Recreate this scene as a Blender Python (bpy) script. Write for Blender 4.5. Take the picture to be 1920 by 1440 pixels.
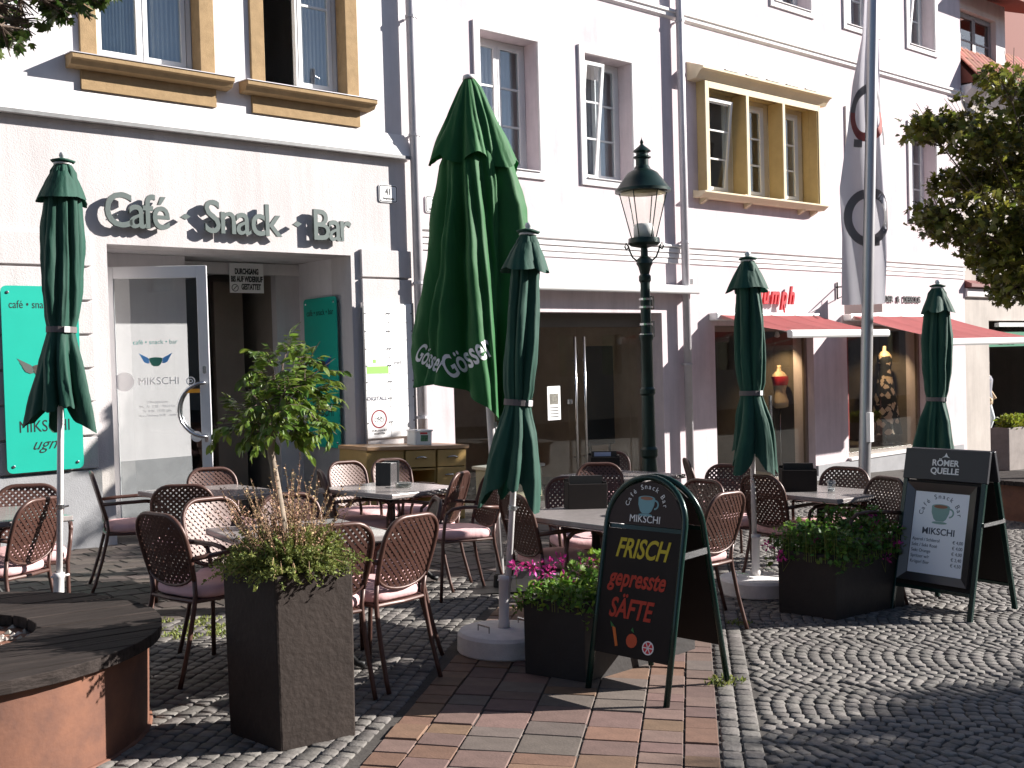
import bpy, bmesh, math, random
from mathutils import Vector, Matrix, noise
from mathutils.bvhtree import BVHTree
random.seed(7)
PI = math.pi
for o in list(bpy.data.objects): bpy.data.objects.remove(o)
S = bpy.context.scene
COL = S.collection
# ------------------------------------------------------------------ camera
F_PX, HC = 2000.0, 1.65
YAW, PITCH, ROLL = math.radians(39.94), math.radians(1.3626), math.radians(-1.5764)
FW = Vector((math.sin(YAW)*math.cos(PITCH), math.cos(YAW)*math.cos(PITCH), -math.sin(PITCH)))
_r = FW.cross(Vector((0, 0, 1))).normalized(); _u = _r.cross(FW)
RT = _r*math.cos(ROLL) + _u*math.sin(ROLL); UPV = -_r*math.sin(ROLL) + _u*math.cos(ROLL)
CAM = Vector((0, 0, HC))
cd = bpy.data.cameras.new('camera'); cam = bpy.data.objects.new('camera', cd); COL.objects.link(cam)
cd.sensor_width = 36; cd.lens = F_PX/1920*36; cd.clip_end = 600; cd.clip_start = .05
cam.matrix_world = Matrix(((RT.x, UPV.x, -FW.x, CAM.x), (RT.y, UPV.y, -FW.y, CAM.y), (RT.z, UPV.z, -FW.z, CAM.z), (0, 0, 0, 1)))
S.camera = cam
S.render.resolution_x, S.render.resolution_y = 1024, 768
# ------------------------------------------------------------------ light
EL = math.radians(25.0)
SUN = Vector((.864*math.cos(EL), -.503*math.cos(EL), math.sin(EL)))
w = bpy.data.worlds.new('World'); S.world = w; w.use_nodes = True
nt = w.node_tree; bg = nt.nodes['Background']
sk = nt.nodes.new('ShaderNodeTexSky'); sk.sky_type = 'NISHITA'; sk.sun_disc = False
sk.sun_elevation = EL; sk.sun_rotation = math.atan2(SUN.x, SUN.y); sk.air_density = .75; sk.dust_density = .3
nt.links.new(sk.outputs[0], bg.inputs[0]); bg.inputs[1].default_value = .058
sl = bpy.data.lights.new('sun', 'SUN'); sl.energy = 5.0; sl.angle = math.radians(.5); sl.color = (1, .955, .90)
so = bpy.data.objects.new('sun', sl); COL.objects.link(so); so.rotation_euler = SUN.to_track_quat('Z', 'Y').to_euler()
so.location = SUN*40
S.view_settings.view_transform = 'Standard'; S.view_settings.look = 'None'; S.view_settings.gamma = 1
S.view_settings.use_curve_mapping = False; S.view_settings.exposure = 1.3
# ------------------------------------------------------------------ pixel helpers
K = .036
def gz(x): return -K*(max(-4, min(26, x)) - 3)
def ray(px, py): return RT*((px-960)/F_PX) - UPV*((py-720)/F_PX) + FW
def GS(px, py, h=0):
    r = ray(px, py); t = (K*3 + h - CAM.z - K*CAM.x)/(r.z + K*r.x); return CAM + r*t
def FY(px, py, y):
    r = ray(px, py); return CAM + r*((y-CAM.y)/r.y)
def PD(px, py, d): return CAM + ray(px, py)*d
def proj(p):
    v = Vector(p) - CAM; d = v.dot(FW)
    if d < .05: return (-9999, -9999, d)
    return (960 + F_PX*v.dot(RT)/d, 720 - F_PX*v.dot(UPV)/d, d)
TILT = Matrix.Rotation(math.atan(K), 4, 'Y')
# ------------------------------------------------------------------ materials
MATS = {}
def nd(m, t): return m.node_tree.nodes.new(t)
def mat(name, col, rough=.7, metal=0, var=.0, vscale=6, bump=0, bscale=60, spec=.5, col2=None, isl=0, trans=0, bdist=.01, detail=6, stretch=None, streak=0):
    if name in MATS: return MATS[name]
    m = bpy.data.materials.new(name); m.use_nodes = True; MATS[name] = m
    b = m.node_tree.nodes['Principled BSDF']; L = m.node_tree.links.new
    b.inputs['Roughness'].default_value = rough; b.inputs['Metallic'].default_value = metal
    b.inputs['Specular IOR Level'].default_value = spec
    tc = nd(m, 'ShaderNodeTexCoord'); src = tc.outputs['Object']
    if stretch:
        mp = nd(m, 'ShaderNodeMapping'); mp.inputs['Scale'].default_value = stretch; L(src, mp.inputs[0]); src = mp.outputs[0]
    out = None
    if var or col2:
        n = nd(m, 'ShaderNodeTexNoise'); n.inputs['Scale'].default_value = vscale; n.inputs['Detail'].default_value = detail
        n.inputs['Roughness'].default_value = .65; L(src, n.inputs['Vector'])
        r = nd(m, 'ShaderNodeValToRGB'); c2 = col2 or tuple(max(0, c*(1-var)) for c in col)
        c1 = tuple(min(1, c*(1+var*.5)) for c in col) if not col2 else col
        r.color_ramp.elements[0].position = .32; r.color_ramp.elements[0].color = (*c2, 1)
        r.color_ramp.elements[1].position = .68; r.color_ramp.elements[1].color = (*c1, 1)
        L(n.outputs[0], r.inputs[0]); out = r.outputs[0]
    if isl:
        g = nd(m, 'ShaderNodeNewGeometry'); oi = nd(m, 'ShaderNodeObjectInfo')
        a = nd(m, 'ShaderNodeMath'); a.operation = 'ADD'; L(g.outputs['Random Per Island'], a.inputs[0]); L(oi.outputs['Random'], a.inputs[1])
        fr = nd(m, 'ShaderNodeMath'); fr.operation = 'FRACT'; L(a.outputs[0], fr.inputs[0])
        hs = nd(m, 'ShaderNodeHueSaturation')
        mr = nd(m, 'ShaderNodeMapRange'); mr.inputs[3].default_value = 1-isl; mr.inputs[4].default_value = 1+isl; L(fr.outputs[0], mr.inputs[0])
        L(mr.outputs[0], hs.inputs['Value'])
        mh = nd(m, 'ShaderNodeMath'); mh.operation = 'MULTIPLY'; mh.inputs[1].default_value = 7.31; L(fr.outputs[0], mh.inputs[0])
        f2 = nd(m, 'ShaderNodeMath'); f2.operation = 'FRACT'; L(mh.outputs[0], f2.inputs[0])
        m2 = nd(m, 'ShaderNodeMapRange'); m2.inputs[3].default_value = .5-isl*.06; m2.inputs[4].default_value = .5+isl*.06; L(f2.outputs[0], m2.inputs[0]); L(m2.outputs[0], hs.inputs['Hue'])
        if out: L(out, hs.inputs['Color'])
        else: hs.inputs['Color'].default_value = (*col, 1)
        out = hs.outputs[0]
    if streak and out:
        for scl, nm, lo, hi in (((2.2, 2.2, .22), 3.0, .42, .72), ((.5, .5, .5), 2.2, .35, .7)):
            mp2 = nd(m, 'ShaderNodeMapping'); mp2.inputs['Scale'].default_value = scl; L(tc.outputs['Object'], mp2.inputs[0])
            n2 = nd(m, 'ShaderNodeTexNoise'); n2.inputs['Scale'].default_value = nm; n2.inputs['Detail'].default_value = 7; n2.inputs['Roughness'].default_value = .7; L(mp2.outputs[0], n2.inputs['Vector'])
            r2 = nd(m, 'ShaderNodeMapRange'); r2.inputs[1].default_value = lo; r2.inputs[2].default_value = hi; r2.inputs[3].default_value = 1; r2.inputs[4].default_value = 1-streak; L(n2.outputs[0], r2.inputs[0])
            h2 = nd(m, 'ShaderNodeHueSaturation'); L(r2.outputs[0], h2.inputs['Value']); L(out, h2.inputs['Color']); out = h2.outputs[0]
    if out: L(out, b.inputs['Base Color'])
    else: b.inputs['Base Color'].default_value = (*col, 1)
    if bump:
        n = nd(m, 'ShaderNodeTexNoise'); n.inputs['Scale'].default_value = bscale; n.inputs['Detail'].default_value = 8; L(src, n.inputs['Vector'])
        bp = nd(m, 'ShaderNodeBump'); bp.inputs['Strength'].default_value = bump; bp.inputs['Distance'].default_value = bdist
        L(n.outputs[0], bp.inputs['Height']); L(bp.outputs[0], b.inputs['Normal'])
    if trans:
        tr = nd(m, 'ShaderNodeBsdfTranslucent'); mx = nd(m, 'ShaderNodeMixShader'); mx.inputs[0].default_value = trans
        if out: L(out, tr.inputs[0])
        else: tr.inputs[0].default_value = (*col, 1)
        L(b.outputs[0], mx.inputs[1]); L(tr.outputs[0], mx.inputs[2]); L(mx.outputs[0], m.node_tree.nodes['Material Output'].inputs[0])
    return m
def glass(name, tint=(1, 1, 1), refl=1.0, rough=.0):
    if name in MATS: return MATS[name]
    m = bpy.data.materials.new(name); m.use_nodes = True; MATS[name] = m
    N = m.node_tree.nodes; L = m.node_tree.links.new; N.remove(N['Principled BSDF'])
    t = nd(m, 'ShaderNodeBsdfTransparent'); t.inputs[0].default_value = (*tint, 1)
    g = nd(m, 'ShaderNodeBsdfGlossy'); g.inputs['Roughness'].default_value = rough
    lw = nd(m, 'ShaderNodeLayerWeight'); lw.inputs[0].default_value = .5       # Schlick on the facing angle, same from both sides
    pw = nd(m, 'ShaderNodeMath'); pw.operation = 'POWER'; pw.inputs[1].default_value = 5; L(lw.outputs['Facing'], pw.inputs[0])
    ml = nd(m, 'ShaderNodeMath'); ml.operation = 'MULTIPLY_ADD'; ml.inputs[1].default_value = .96; ml.inputs[2].default_value = .04*refl; ml.use_clamp = True; L(pw.outputs[0], ml.inputs[0])
    mx = nd(m, 'ShaderNodeMixShader'); L(ml.outputs[0], mx.inputs[0]); L(t.outputs[0], mx.inputs[1]); L(g.outputs[0], mx.inputs[2])
    L(mx.outputs[0], N['Material Output'].inputs[0]); return m
def emit(name, col, st):
    m = bpy.data.materials.new(name); m.use_nodes = True; MATS[name] = m
    b = m.node_tree.nodes['Principled BSDF']; b.inputs['Emission Color'].default_value = (*col, 1); b.inputs['Emission Strength'].default_value = st
    return m
M_wallL = mat('rough_plaster', (.63, .59, .585), .95, streak=.16, var=.08, vscale=2.2, bump=.35, bscale=90, bdist=.012, spec=.2)
M_wallLu = mat('smooth_plaster', (.70, .67, .68), .95, streak=.10, var=.06, vscale=1.2, bump=.12, bscale=40, spec=.2)
M_wallR = mat('pink_plaster', (.70, .605, .625), .95, streak=.16, var=.06, vscale=.9, bump=.12, bscale=35, spec=.2)
M_trim = mat('white_trim_paint', (.78, .75, .745), .8, streak=.10, var=.05, vscale=3, bump=.06, bscale=30, spec=.3)
M_wall3 = mat('beige_plaster', (.50, .45, .41), .95, streak=.15, var=.08, vscale=1.5, bump=.2, bscale=60, spec=.2)
M_plinth = mat('grey_plinth', (.33, .33, .34), .95, var=.12, vscale=5, bump=.3, bscale=90, spec=.2)
M_stone = mat('yellow_sandstone', (.35, .24, .13), .9, var=.18, vscale=9, bump=.3, bscale=90, spec=.2)
M_bay = mat('ochre_render', (.52, .39, .19), .85, var=.1, vscale=4, bump=.08, bscale=40, spec=.3)
M_bayl = mat('pale_ochre', (.70, .60, .42), .8, var=.08, vscale=4, spec=.3)
M_white = mat('white_window_paint', (.74, .74, .73), .45, var=.03, vscale=5)
M_door = mat('door_lacquer', (.62, .62, .63), .35)
M_zinc = mat('zinc_pipe', (.50, .48, .50), .5, .3, var=.12, vscale=5)
M_lead = mat('flashing', (.22, .22, .22), .6, .5, var=.2, vscale=8)
M_glass = glass('window_glass', (.86, .90, .92), 3.0)
M_shopg = glass('shop_glass', (.90, .91, .89), 1.4)
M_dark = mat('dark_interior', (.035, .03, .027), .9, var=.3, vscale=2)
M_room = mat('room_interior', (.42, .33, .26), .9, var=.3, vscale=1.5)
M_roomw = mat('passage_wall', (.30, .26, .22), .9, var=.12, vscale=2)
M_curt = mat('curtain', (.6, .58, .56), .9, var=.1, vscale=3)
M_letter = mat('sign_grey_green', (.10, .125, .118), .5, .2, var=.1, vscale=20)
M_teal = mat('teal_panel', (.015, .40, .30), .35, var=.05, vscale=3)
M_black = mat('black_print', (.012, .013, .014), .5)
M_wprint = mat('white_print', (.78, .78, .78), .5)
M_plate = mat('white_plate', (.86, .85, .84), .35, var=.02, vscale=4)
M_steel = mat('steel', (.55, .55, .56), .25, 1, var=.1, vscale=12)
M_cloth = mat('green_parasol_cloth', (.004, .058, .036), .75, var=.3, vscale=7, bump=.5, bscale=16, bdist=.02, trans=.06, stretch=(1, 1, .18))
M_bigcl = mat('bottle_green_cloth', (.008, .11, .020), .7, var=.2, vscale=5, bump=.5, bscale=7, bdist=.03, trans=.10, stretch=(1, 1, .2))
M_pole = mat('white_pole', (.70, .68, .67), .4, var=.05, vscale=10)
M_conc = mat('white_concrete', (.74, .71, .69), .9, var=.12, vscale=14, bump=.25, bscale=120)
M_strap = mat('grey_strap', (.13, .11, .11), .8)
M_chair = mat('brown_chair_metal', (.082, .038, .029), .42, .15, var=.12, vscale=20)
M_cush = mat('rose_cushion', (.68, .43, .43), .95, var=.1, vscale=9, bump=.25, bscale=22, bdist=.02, spec=.1)
M_table = mat('table_stone', (.30, .27, .26), .22, var=.16, vscale=22)
M_iron = mat('cast_iron', (.02, .02, .02), .5, .6)
M_lamp = mat('lamp_green_paint', (.006, .024, .019), .35, .3, var=.2, vscale=10)
M_corten = mat('corten', (.20, .085, .048), .75, .1, col2=(.10, .045, .032), vscale=4.5, bump=.15, bscale=50)
M_wood = mat('weathered_wood', (.038, .030, .027), .85, var=.55, vscale=3, bump=.5, bscale=14, stretch=(1, 16, 9), spec=.15)
M_pot = mat('slate_pot', (.034, .025, .021), .8, var=.2, vscale=5, bump=.45, bscale=34, bdist=.012, spec=.25)
M_box = mat('dark_planter', (.022, .018, .017), .7, var=.25, vscale=7, bump=.25, bscale=40)
M_soil = mat('soil', (.03, .02, .015), 1)
M_gravel = mat('gravel', (.32, .29, .25), .7, isl=.6)
M_leaf = mat('leaf_green', (.13, .20, .030), .36, isl=.45, trans=.4, spec=.6)
M_leaf2 = mat('street_tree_leaf', (.135, .140, .022), .40, isl=.65, trans=.42, spec=.6)
M_herb = mat('herb_green', (.19, .22, .055), .7, isl=.4, trans=.35)
M_dry = mat('dry_stalk', (.34, .22, .13), .9, isl=.45)
M_gera = mat('geranium_leaf', (.13, .23, .03), .5, isl=.5, trans=.4)
M_pink = mat('pink_petal', (.58, .045, .29), .6, isl=.4, trans=.3)
M_bark = mat('bark', (.14, .10, .075), .9, var=.35, vscale=14, bump=.5, bscale=40)
M_board = mat('black_board', (.018, .014, .013), .65, spec=.2, var=.2, vscale=5)
M_bframe = mat('board_green_frame', (.006, .028, .022), .25, .2)
M_yel = mat('yellow_chalk', (.50, .40, .03), .8); M_red = mat('red_chalk', (.42, .04, .02), .8)
M_cup = mat('cup_blue', (.16, .33, .37), .6); M_coff = mat('coffee', (.28, .12, .07), .6)
M_sred = mat('sign_red', (.58, .02, .03), .4)
M_awn = mat('red_awning_cloth', (.36, .075, .075), .85, var=.12, vscale=4, trans=.25)
M_awnw = mat('awning_white_metal', (.80, .80, .79), .4)
M_roof = mat('red_tile', (.26, .07, .04), .8, isl=.3)
M_ground = mat('joint_sand', (.060, .052, .046), 1, var=.35, vscale=9, bump=.4, bscale=50)
M_sett = mat('granite_sett', (.150, .137, .126), .75, var=.3, vscale=22, isl=.26, bump=.6, bscale=60, bdist=.006, spec=.35)
M_slab = mat('dark_clinker', (.075, .058, .049), .75, var=.25, vscale=9, isl=.3, bump=.3, bscale=70, bdist=.006)
M_pav = [mat('paver_orange', (.175, .102, .066), .8, var=.22, vscale=12, isl=.18, bump=.3, bscale=80, bdist=.005),
         mat('paver_pink', (.158, .100, .084), .8, var=.22, vscale=12, isl=.18, bump=.3, bscale=80, bdist=.005),
         mat('paver_grey', (.128, .102, .087), .8, var=.22, vscale=12, isl=.18, bump=.3, bscale=80, bdist=.005)]
M_banner = mat('banner_cloth', (.66, .64, .68), .8, var=.04, vscale=3, trans=.3)
M_bgrey = mat('banner_grey_print', (.19, .18, .185), .8, trans=.25); M_bred = mat('banner_red_print', (.34, .10, .09), .8, trans=.2)
M_cab = mat('ochre_cabinet', (.40, .25, .075), .45, var=.1, vscale=5); M_ctop = mat('beech_top', (.42, .25, .13), .4, var=.2, vscale=4, stretch=(1, 12, 12))
M_skin = mat('mannequin_ivory', (.62, .46, .30), .5)
M_lampglass = glass('lamp_glass', (.95, .95, .92), .8)
M_opp = mat('street_render', (.42, .38, .33), .95, var=.1, vscale=.7)
# ------------------------------------------------------------------ mesh helpers
class MB:
    def __init__(s): s.v = []; s.f = []
    def add(s, vs, fs, M=None):
        b = len(s.v)
        s.v += [(M @ Vector(p)) if M else Vector(p) for p in vs]; s.f += [tuple(b+i for i in f) for f in fs]; return s
    def box(s, x0, x1, y0, y1, z0, z1, M=None):
        return s.add([(x0, y0, z0), (x1, y0, z0), (x1, y1, z0), (x0, y1, z0), (x0, y0, z1), (x1, y0, z1), (x1, y1, z1), (x0, y1, z1)],
                     [(0, 3, 2, 1), (4, 5, 6, 7), (0, 1, 5, 4), (1, 2, 6, 5), (2, 3, 7, 6), (3, 0, 4, 7)], M)
    def prism(s, poly, a, b, M=None):      # poly in local xy extruded along z a..b
        n = len(poly); vs = [(p[0], p[1], a) for p in poly] + [(p[0], p[1], b) for p in poly]
        fs = [tuple(range(n-1, -1, -1)), tuple(range(n, 2*n))] + [(i, (i+1) % n, n+(i+1) % n, n+i) for i in range(n)]
        return s.add(vs, fs, M)
    def xprof(s, poly, x0, x1, M=None):    # poly in (y,z), extruded along x
        n = len(poly); vs = [(x0, p[0], p[1]) for p in poly] + [(x1, p[0], p[1]) for p in poly]
        fs = [tuple(range(n)), tuple(range(2*n-1, n-1, -1))] + [(i, n+i, n+(i+1) % n, (i+1) % n) for i in range(n)]
        return s.add(vs, fs, M)
    def tube(s, pts, r, n=8, M=None, closed=False):
        pts = [Vector(p) for p in pts]; k = len(pts); rs = r if isinstance(r, (list, tuple)) else [r]*k
        vs = []; fs = []; prev = None
        for i, p in enumerate(pts):
            if closed: t = pts[(i+1) % k]-pts[i-1]
            else: t = pts[min(i+1, k-1)]-pts[max(i-1, 0)]
            t.normalize()
            a = prev if prev is not None else (Vector((0, 0, 1)) if abs(t.z) < .9 else Vector((1, 0, 0)))
            a = a - t*a.dot(t)
            if a.length < 1e-5: a = t.orthogonal()
            a.normalize(); b = t.cross(a); prev = a
            for j in range(n):
                q = 2*PI*j/n; vs.append(p + (a*math.cos(q)+b*math.sin(q))*rs[i])
        for i in range(k if closed else k-1):
            i2 = (i+1) % k
            for j in range(n): fs.append((i*n+j, i*n+(j+1) % n, i2*n+(j+1) % n, i2*n+j))
        if not closed: fs += [tuple(range(n-1, -1, -1)), tuple(range((k-1)*n, k*n))]
        return s.add(vs, fs, M)
    def lathe(s, prof, n=24, M=None):      # prof (r,z) bottom->top
        vs = []; fs = []; k = len(prof)
        for r, z in prof:
            for j in range(n): vs.append((r*math.cos(2*PI*j/n), r*math.sin(2*PI*j/n), z))
        for i in range(k-1):
            for j in range(n): fs.append((i*n+j, i*n+(j+1) % n, (i+1)*n+(j+1) % n, (i+1)*n+j))
        if prof[0][0] > 1e-4: fs.append(tuple(range(n-1, -1, -1)))
        if prof[-1][0] > 1e-4: fs.append(tuple(range((k-1)*n, k*n)))
        return s.add(vs, fs, M)
    def mesh(s, name, m, smooth=False):
        me = bpy.data.meshes.new(name); me.from_pydata([tuple(v) for v in s.v], [], s.f); me.materials.append(m)
        if smooth:
            for p in me.polygons: p.use_smooth = True
        me.update(); return me
    def build(s, name, m, parent=None, smooth=False, bevel=0, auto=None):
        o = bpy.data.objects.new(name, s.mesh(name, m, smooth)); COL.objects.link(o)
        if parent: o.parent = parent
        if bevel:
            b = o.modifiers.new('bevel', 'BEVEL'); b.width = bevel; b.segments = 2; b.limit_method = 'ANGLE'; b.angle_limit = .6
        if auto: o.data.set_sharp_from_angle(angle=auto)
        return o
def Tr(x, y, z): return Matrix.Translation((x, y, z))
def Rz(a): return Matrix.Rotation(a, 4, 'Z')
def Rx(a): return Matrix.Rotation(a, 4, 'X')
def Ry(a): return Matrix.Rotation(a, 4, 'Y')
def thing(name, label, cat, M=None, group=None):
    o = bpy.data.objects.new(name, None); COL.objects.link(o); o.empty_display_size = .1
    if M is not None: o.matrix_world = M
    o['label'] = label; o['category'] = cat
    if group: o['group'] = group
    return o
def tag(o, label, cat, group=None):
    o['label'] = label; o['category'] = cat
    if group: o['group'] = group
    return o
def struct(o, label=None):
    o['kind'] = 'structure'
    if label: o['label'] = label; 
    return o
def obj(name, me, parent=None, M=None):
    o = bpy.data.objects.new(name, me); COL.objects.link(o)
    if parent: o.parent = parent
    if M is not None: o.matrix_local = M
    return o
def dup(root, M, label=None):
    r = root.copy(); COL.objects.link(r); r.matrix_world = M
    if label: r['label'] = label
    for ch in root.children:
        c = ch.copy(); COL.objects.link(c); c.parent = r
        for g in ch.children:
            d = g.copy(); COL.objects.link(d); d.parent = c
    return r
def wall(mb, x0, x1, z0, z1, yf, th, holes, M=None):
    """vertical slab facing -Y with rectangular holes (hx0,hx1,hz0,hz1)"""
    xs = sorted({x0, x1, *[h[0] for h in holes], *[h[1] for h in holes]}); zs = sorted({z0, z1, *[h[2] for h in holes], *[h[3] for h in holes]})
    xs = [x for x in xs if x0 <= x <= x1]; zs = [z for z in zs if z0 <= z <= z1]
    def solid(i, j):
        if i < 0 or j < 0 or i >= len(xs)-1 or j >= len(zs)-1: return False
        cx, cz = (xs[i]+xs[i+1])/2, (zs[j]+zs[j+1])/2
        return not any(h[0] < cx < h[1] and h[2] < cz < h[3] for h in holes)
    yb = yf+th
    for i in range(len(xs)-1):
        for j in range(len(zs)-1):
            if not solid(i, j): continue
            a, b, c, d = xs[i], xs[i+1], zs[j], zs[j+1]
            mb.add([(a, yf, c), (b, yf, c), (b, yf, d), (a, yf, d)], [(0, 1, 2, 3)], M)
            mb.add([(a, yb, c), (b, yb, c), (b, yb, d), (a, yb, d)], [(3, 2, 1, 0)], M)
            if not solid(i-1, j): mb.add([(a, yf, c), (a, yf, d), (a, yb, d), (a, yb, c)], [(0, 1, 2, 3)], M)
            if not solid(i+1, j): mb.add([(b, yf, c), (b, yb, c), (b, yb, d), (b, yf, d)], [(0, 1, 2, 3)], M)
            if not solid(i, j-1): mb.add([(a, yf, c), (a, yb, c), (b, yb, c), (b, yf, c)], [(0, 1, 2, 3)], M)
            if not solid(i, j+1): mb.add([(a, yf, d), (b, yf, d), (b, yb, d), (a, yb, d)], [(0, 1, 2, 3)], M)
    return mb
_tx = {}
def text_mesh(body, size, m, ext=.001, shear=0, bold=0, align='CENTER', space=1.0, xs=1.0, sub=0):
    key = (body, size, m.name, ext, shear, bold, align, space, xs, sub)
    if key in _tx: return _tx[key]
    cu = bpy.data.curves.new('t', 'FONT'); cu.body = body; cu.size = size; cu.extrude = ext; cu.shear = shear; cu.offset = bold
    cu.align_x = align; cu.align_y = 'BOTTOM_BASELINE'; cu.space_character = space; cu.resolution_u = 4
    o = bpy.data.objects.new('t', cu); COL.objects.link(o)
    dg = bpy.context.evaluated_depsgraph_get(); me = bpy.data.meshes.new_from_object(o.evaluated_get(dg))
    bpy.data.objects.remove(o); bpy.data.curves.remove(cu)
    me.materials.clear(); me.materials.append(m)
    if xs != 1:
        for v in me.vertices: v.co.x *= xs
    if sub:
        bm = bmesh.new(); bm.from_mesh(me); bmesh.ops.triangulate(bm, faces=bm.faces)
        for _ in range(6):
            e = [e for e in bm.edges if e.calc_length() > sub]
            if not e: break
            bmesh.ops.subdivide_edges(bm, edges=e, cuts=1); bmesh.ops.triangulate(bm, faces=[f for f in bm.faces if len(f.verts) > 3])
        bm.to_mesh(me); bm.free()
    me.name = 'lettering'; _tx[key] = me; return me
def frame_M(o, xa, ya):
    """matrix whose local x = xa, y = ya, z = xa x ya, at o"""
    xa = Vector(xa).normalized(); ya = Vector(ya); ya = (ya-xa*ya.dot(xa)).normalized(); za = xa.cross(ya)
    return Matrix(((xa.x, ya.x, za.x, o[0]), (xa.y, ya.y, za.y, o[1]), (xa.z, ya.z, za.z, o[2]), (0, 0, 0, 1)))
def text(name, body, size, m, parent, M, **k): return obj(name, text_mesh(body, size, m, **k), parent, M)
def facM(x, y, z): return frame_M((x, y, z), (1, 0, 0), (0, 0, 1))     # writing on a wall that faces -Y
def disc_poly(r, n=24, a0=0, a1=2*PI, rx=1, ry=1, cx=0, cy=0):
    full = abs(a1-a0) > 6.28; k = n if full else n+1
    return [(cx+r*rx*math.cos(a0+(a1-a0)*i/n), cy+r*ry*math.sin(a0+(a1-a0)*i/n)) for i in range(k)]
def ring(mb, r0, r1, z0, z1, M=None, n=32, a0=0, a1=2*PI, ry=1, cx=0, cy=0):
    st = n if abs(a1-a0) > 6.28 else n
    for i in range(st):
        a, b = a0+(a1-a0)*i/n, a0+(a1-a0)*(i+1)/n
        P = [(cx+r0*math.cos(a), cy+r0*ry*math.sin(a)), (cx+r1*math.cos(a), cy+r1*ry*math.sin(a)), (cx+r1*math.cos(b), cy+r1*ry*math.sin(b)), (cx+r0*math.cos(b), cy+r0*ry*math.sin(b))]
        mb.prism(P, z0, z1, M)
    return mb
def rrect(w, h, r, n=5):
    P = []
    for cx, cy, a in ((w/2-r, h/2-r, 0), (-w/2+r, h/2-r, PI/2), (-w/2+r, -h/2+r, PI), (w/2-r, -h/2+r, 1.5*PI)):
        for i in range(n+1): P.append((cx+r*math.cos(a+PI/2*i/n), cy+r*math.sin(a+PI/2*i/n)))
    return P
def pillow(w, d, h, n=10, bul=.25):
    """seat cushion with soft edges, base at z=0"""
    mb = MB(); prof = [(0.90, 0), (.985, .18), (1.0, .45), (.985, .72), (.93, .9), (.80, .98)]
    def rr(sc):
        return [(x*sc, y*sc) for x, y in rrect(w, d, min(w, d)*.28, 5)]
    rings = [[(x, y, h*z) for x, y in rr(sc)] for sc, z in prof]
    for sc in (.55, .25): rings.append([(x, y, h*(1.0+bul*.25*(1-sc))) for x, y in rr(sc)])
    k = len(rings[0]); vs = [p for r_ in rings for p in r_]; fs = []
    for i in range(len(rings)-1):
        for j in range(k): fs.append((i*k+j, i*k+(j+1) % k, (i+1)*k+(j+1) % k, (i+1)*k+j))
    fs += [tuple(range(k-1, -1, -1)), tuple(range((len(rings)-1)*k, len(rings)*k))]
    return mb.add(vs, fs)
# leaves ------------------------------------------------------------
LEAF_OVAL = [(0, 0), (.22, .3), (.24, .55), (.12, .85), (0, 1), (-.12, .85), (-.24, .55), (-.22, .3)]
LEAF_LOBE = [(0, 0), (.28, .12), (.5, .45), (.24, .42), (.3, .8), (.1, .68), (0, 1), (-.1, .68), (-.3, .8), (-.24, .42), (-.5, .45), (-.28, .12)]
LEAF_SIMPLE = [(0, 0), (.3, .45), (0, 1), (-.3, .45)]
LEAF_PALM = [(0, 0), (.18, .02), (.5, .16), (.34, .28), (.56, .52), (.30, .50), (.30, .74), (.12, .66), (0, 1.0), (-.12, .66), (-.30, .74), (-.30, .50), (-.56, .52), (-.34, .28), (-.5, .16), (-.18, .02)]
def leaf(mb, p, d, nrm, L, shape=LEAF_OVAL, fold=.25, curl=.15):
    d = Vector(d).normalized(); s = d.cross(Vector(nrm))
    if s.length < 1e-4: s = d.orthogonal()
    s.normalize(); u = s.cross(d); b = len(mb.v); p = Vector(p)
    for x, y in shape:
        mb.v.append(p + d*(y*L) + s*(x*L) + u*(abs(x)*fold*L - curl*L*y*y))
    n = len(shape)
    # fan from a midrib centre
    c = p + d*(.45*L) - u*(curl*L*.2); mb.v.append(c)
    for i in range(n): mb.f.append((b+i, b+(i+1) % n, b+n))
def rvec():
    while True:
        v = Vector((random.uniform(-1, 1), random.uniform(-1, 1), random.uniform(-1, 1)))
        if .05 < v.length < 1: return v.normalized()
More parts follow.
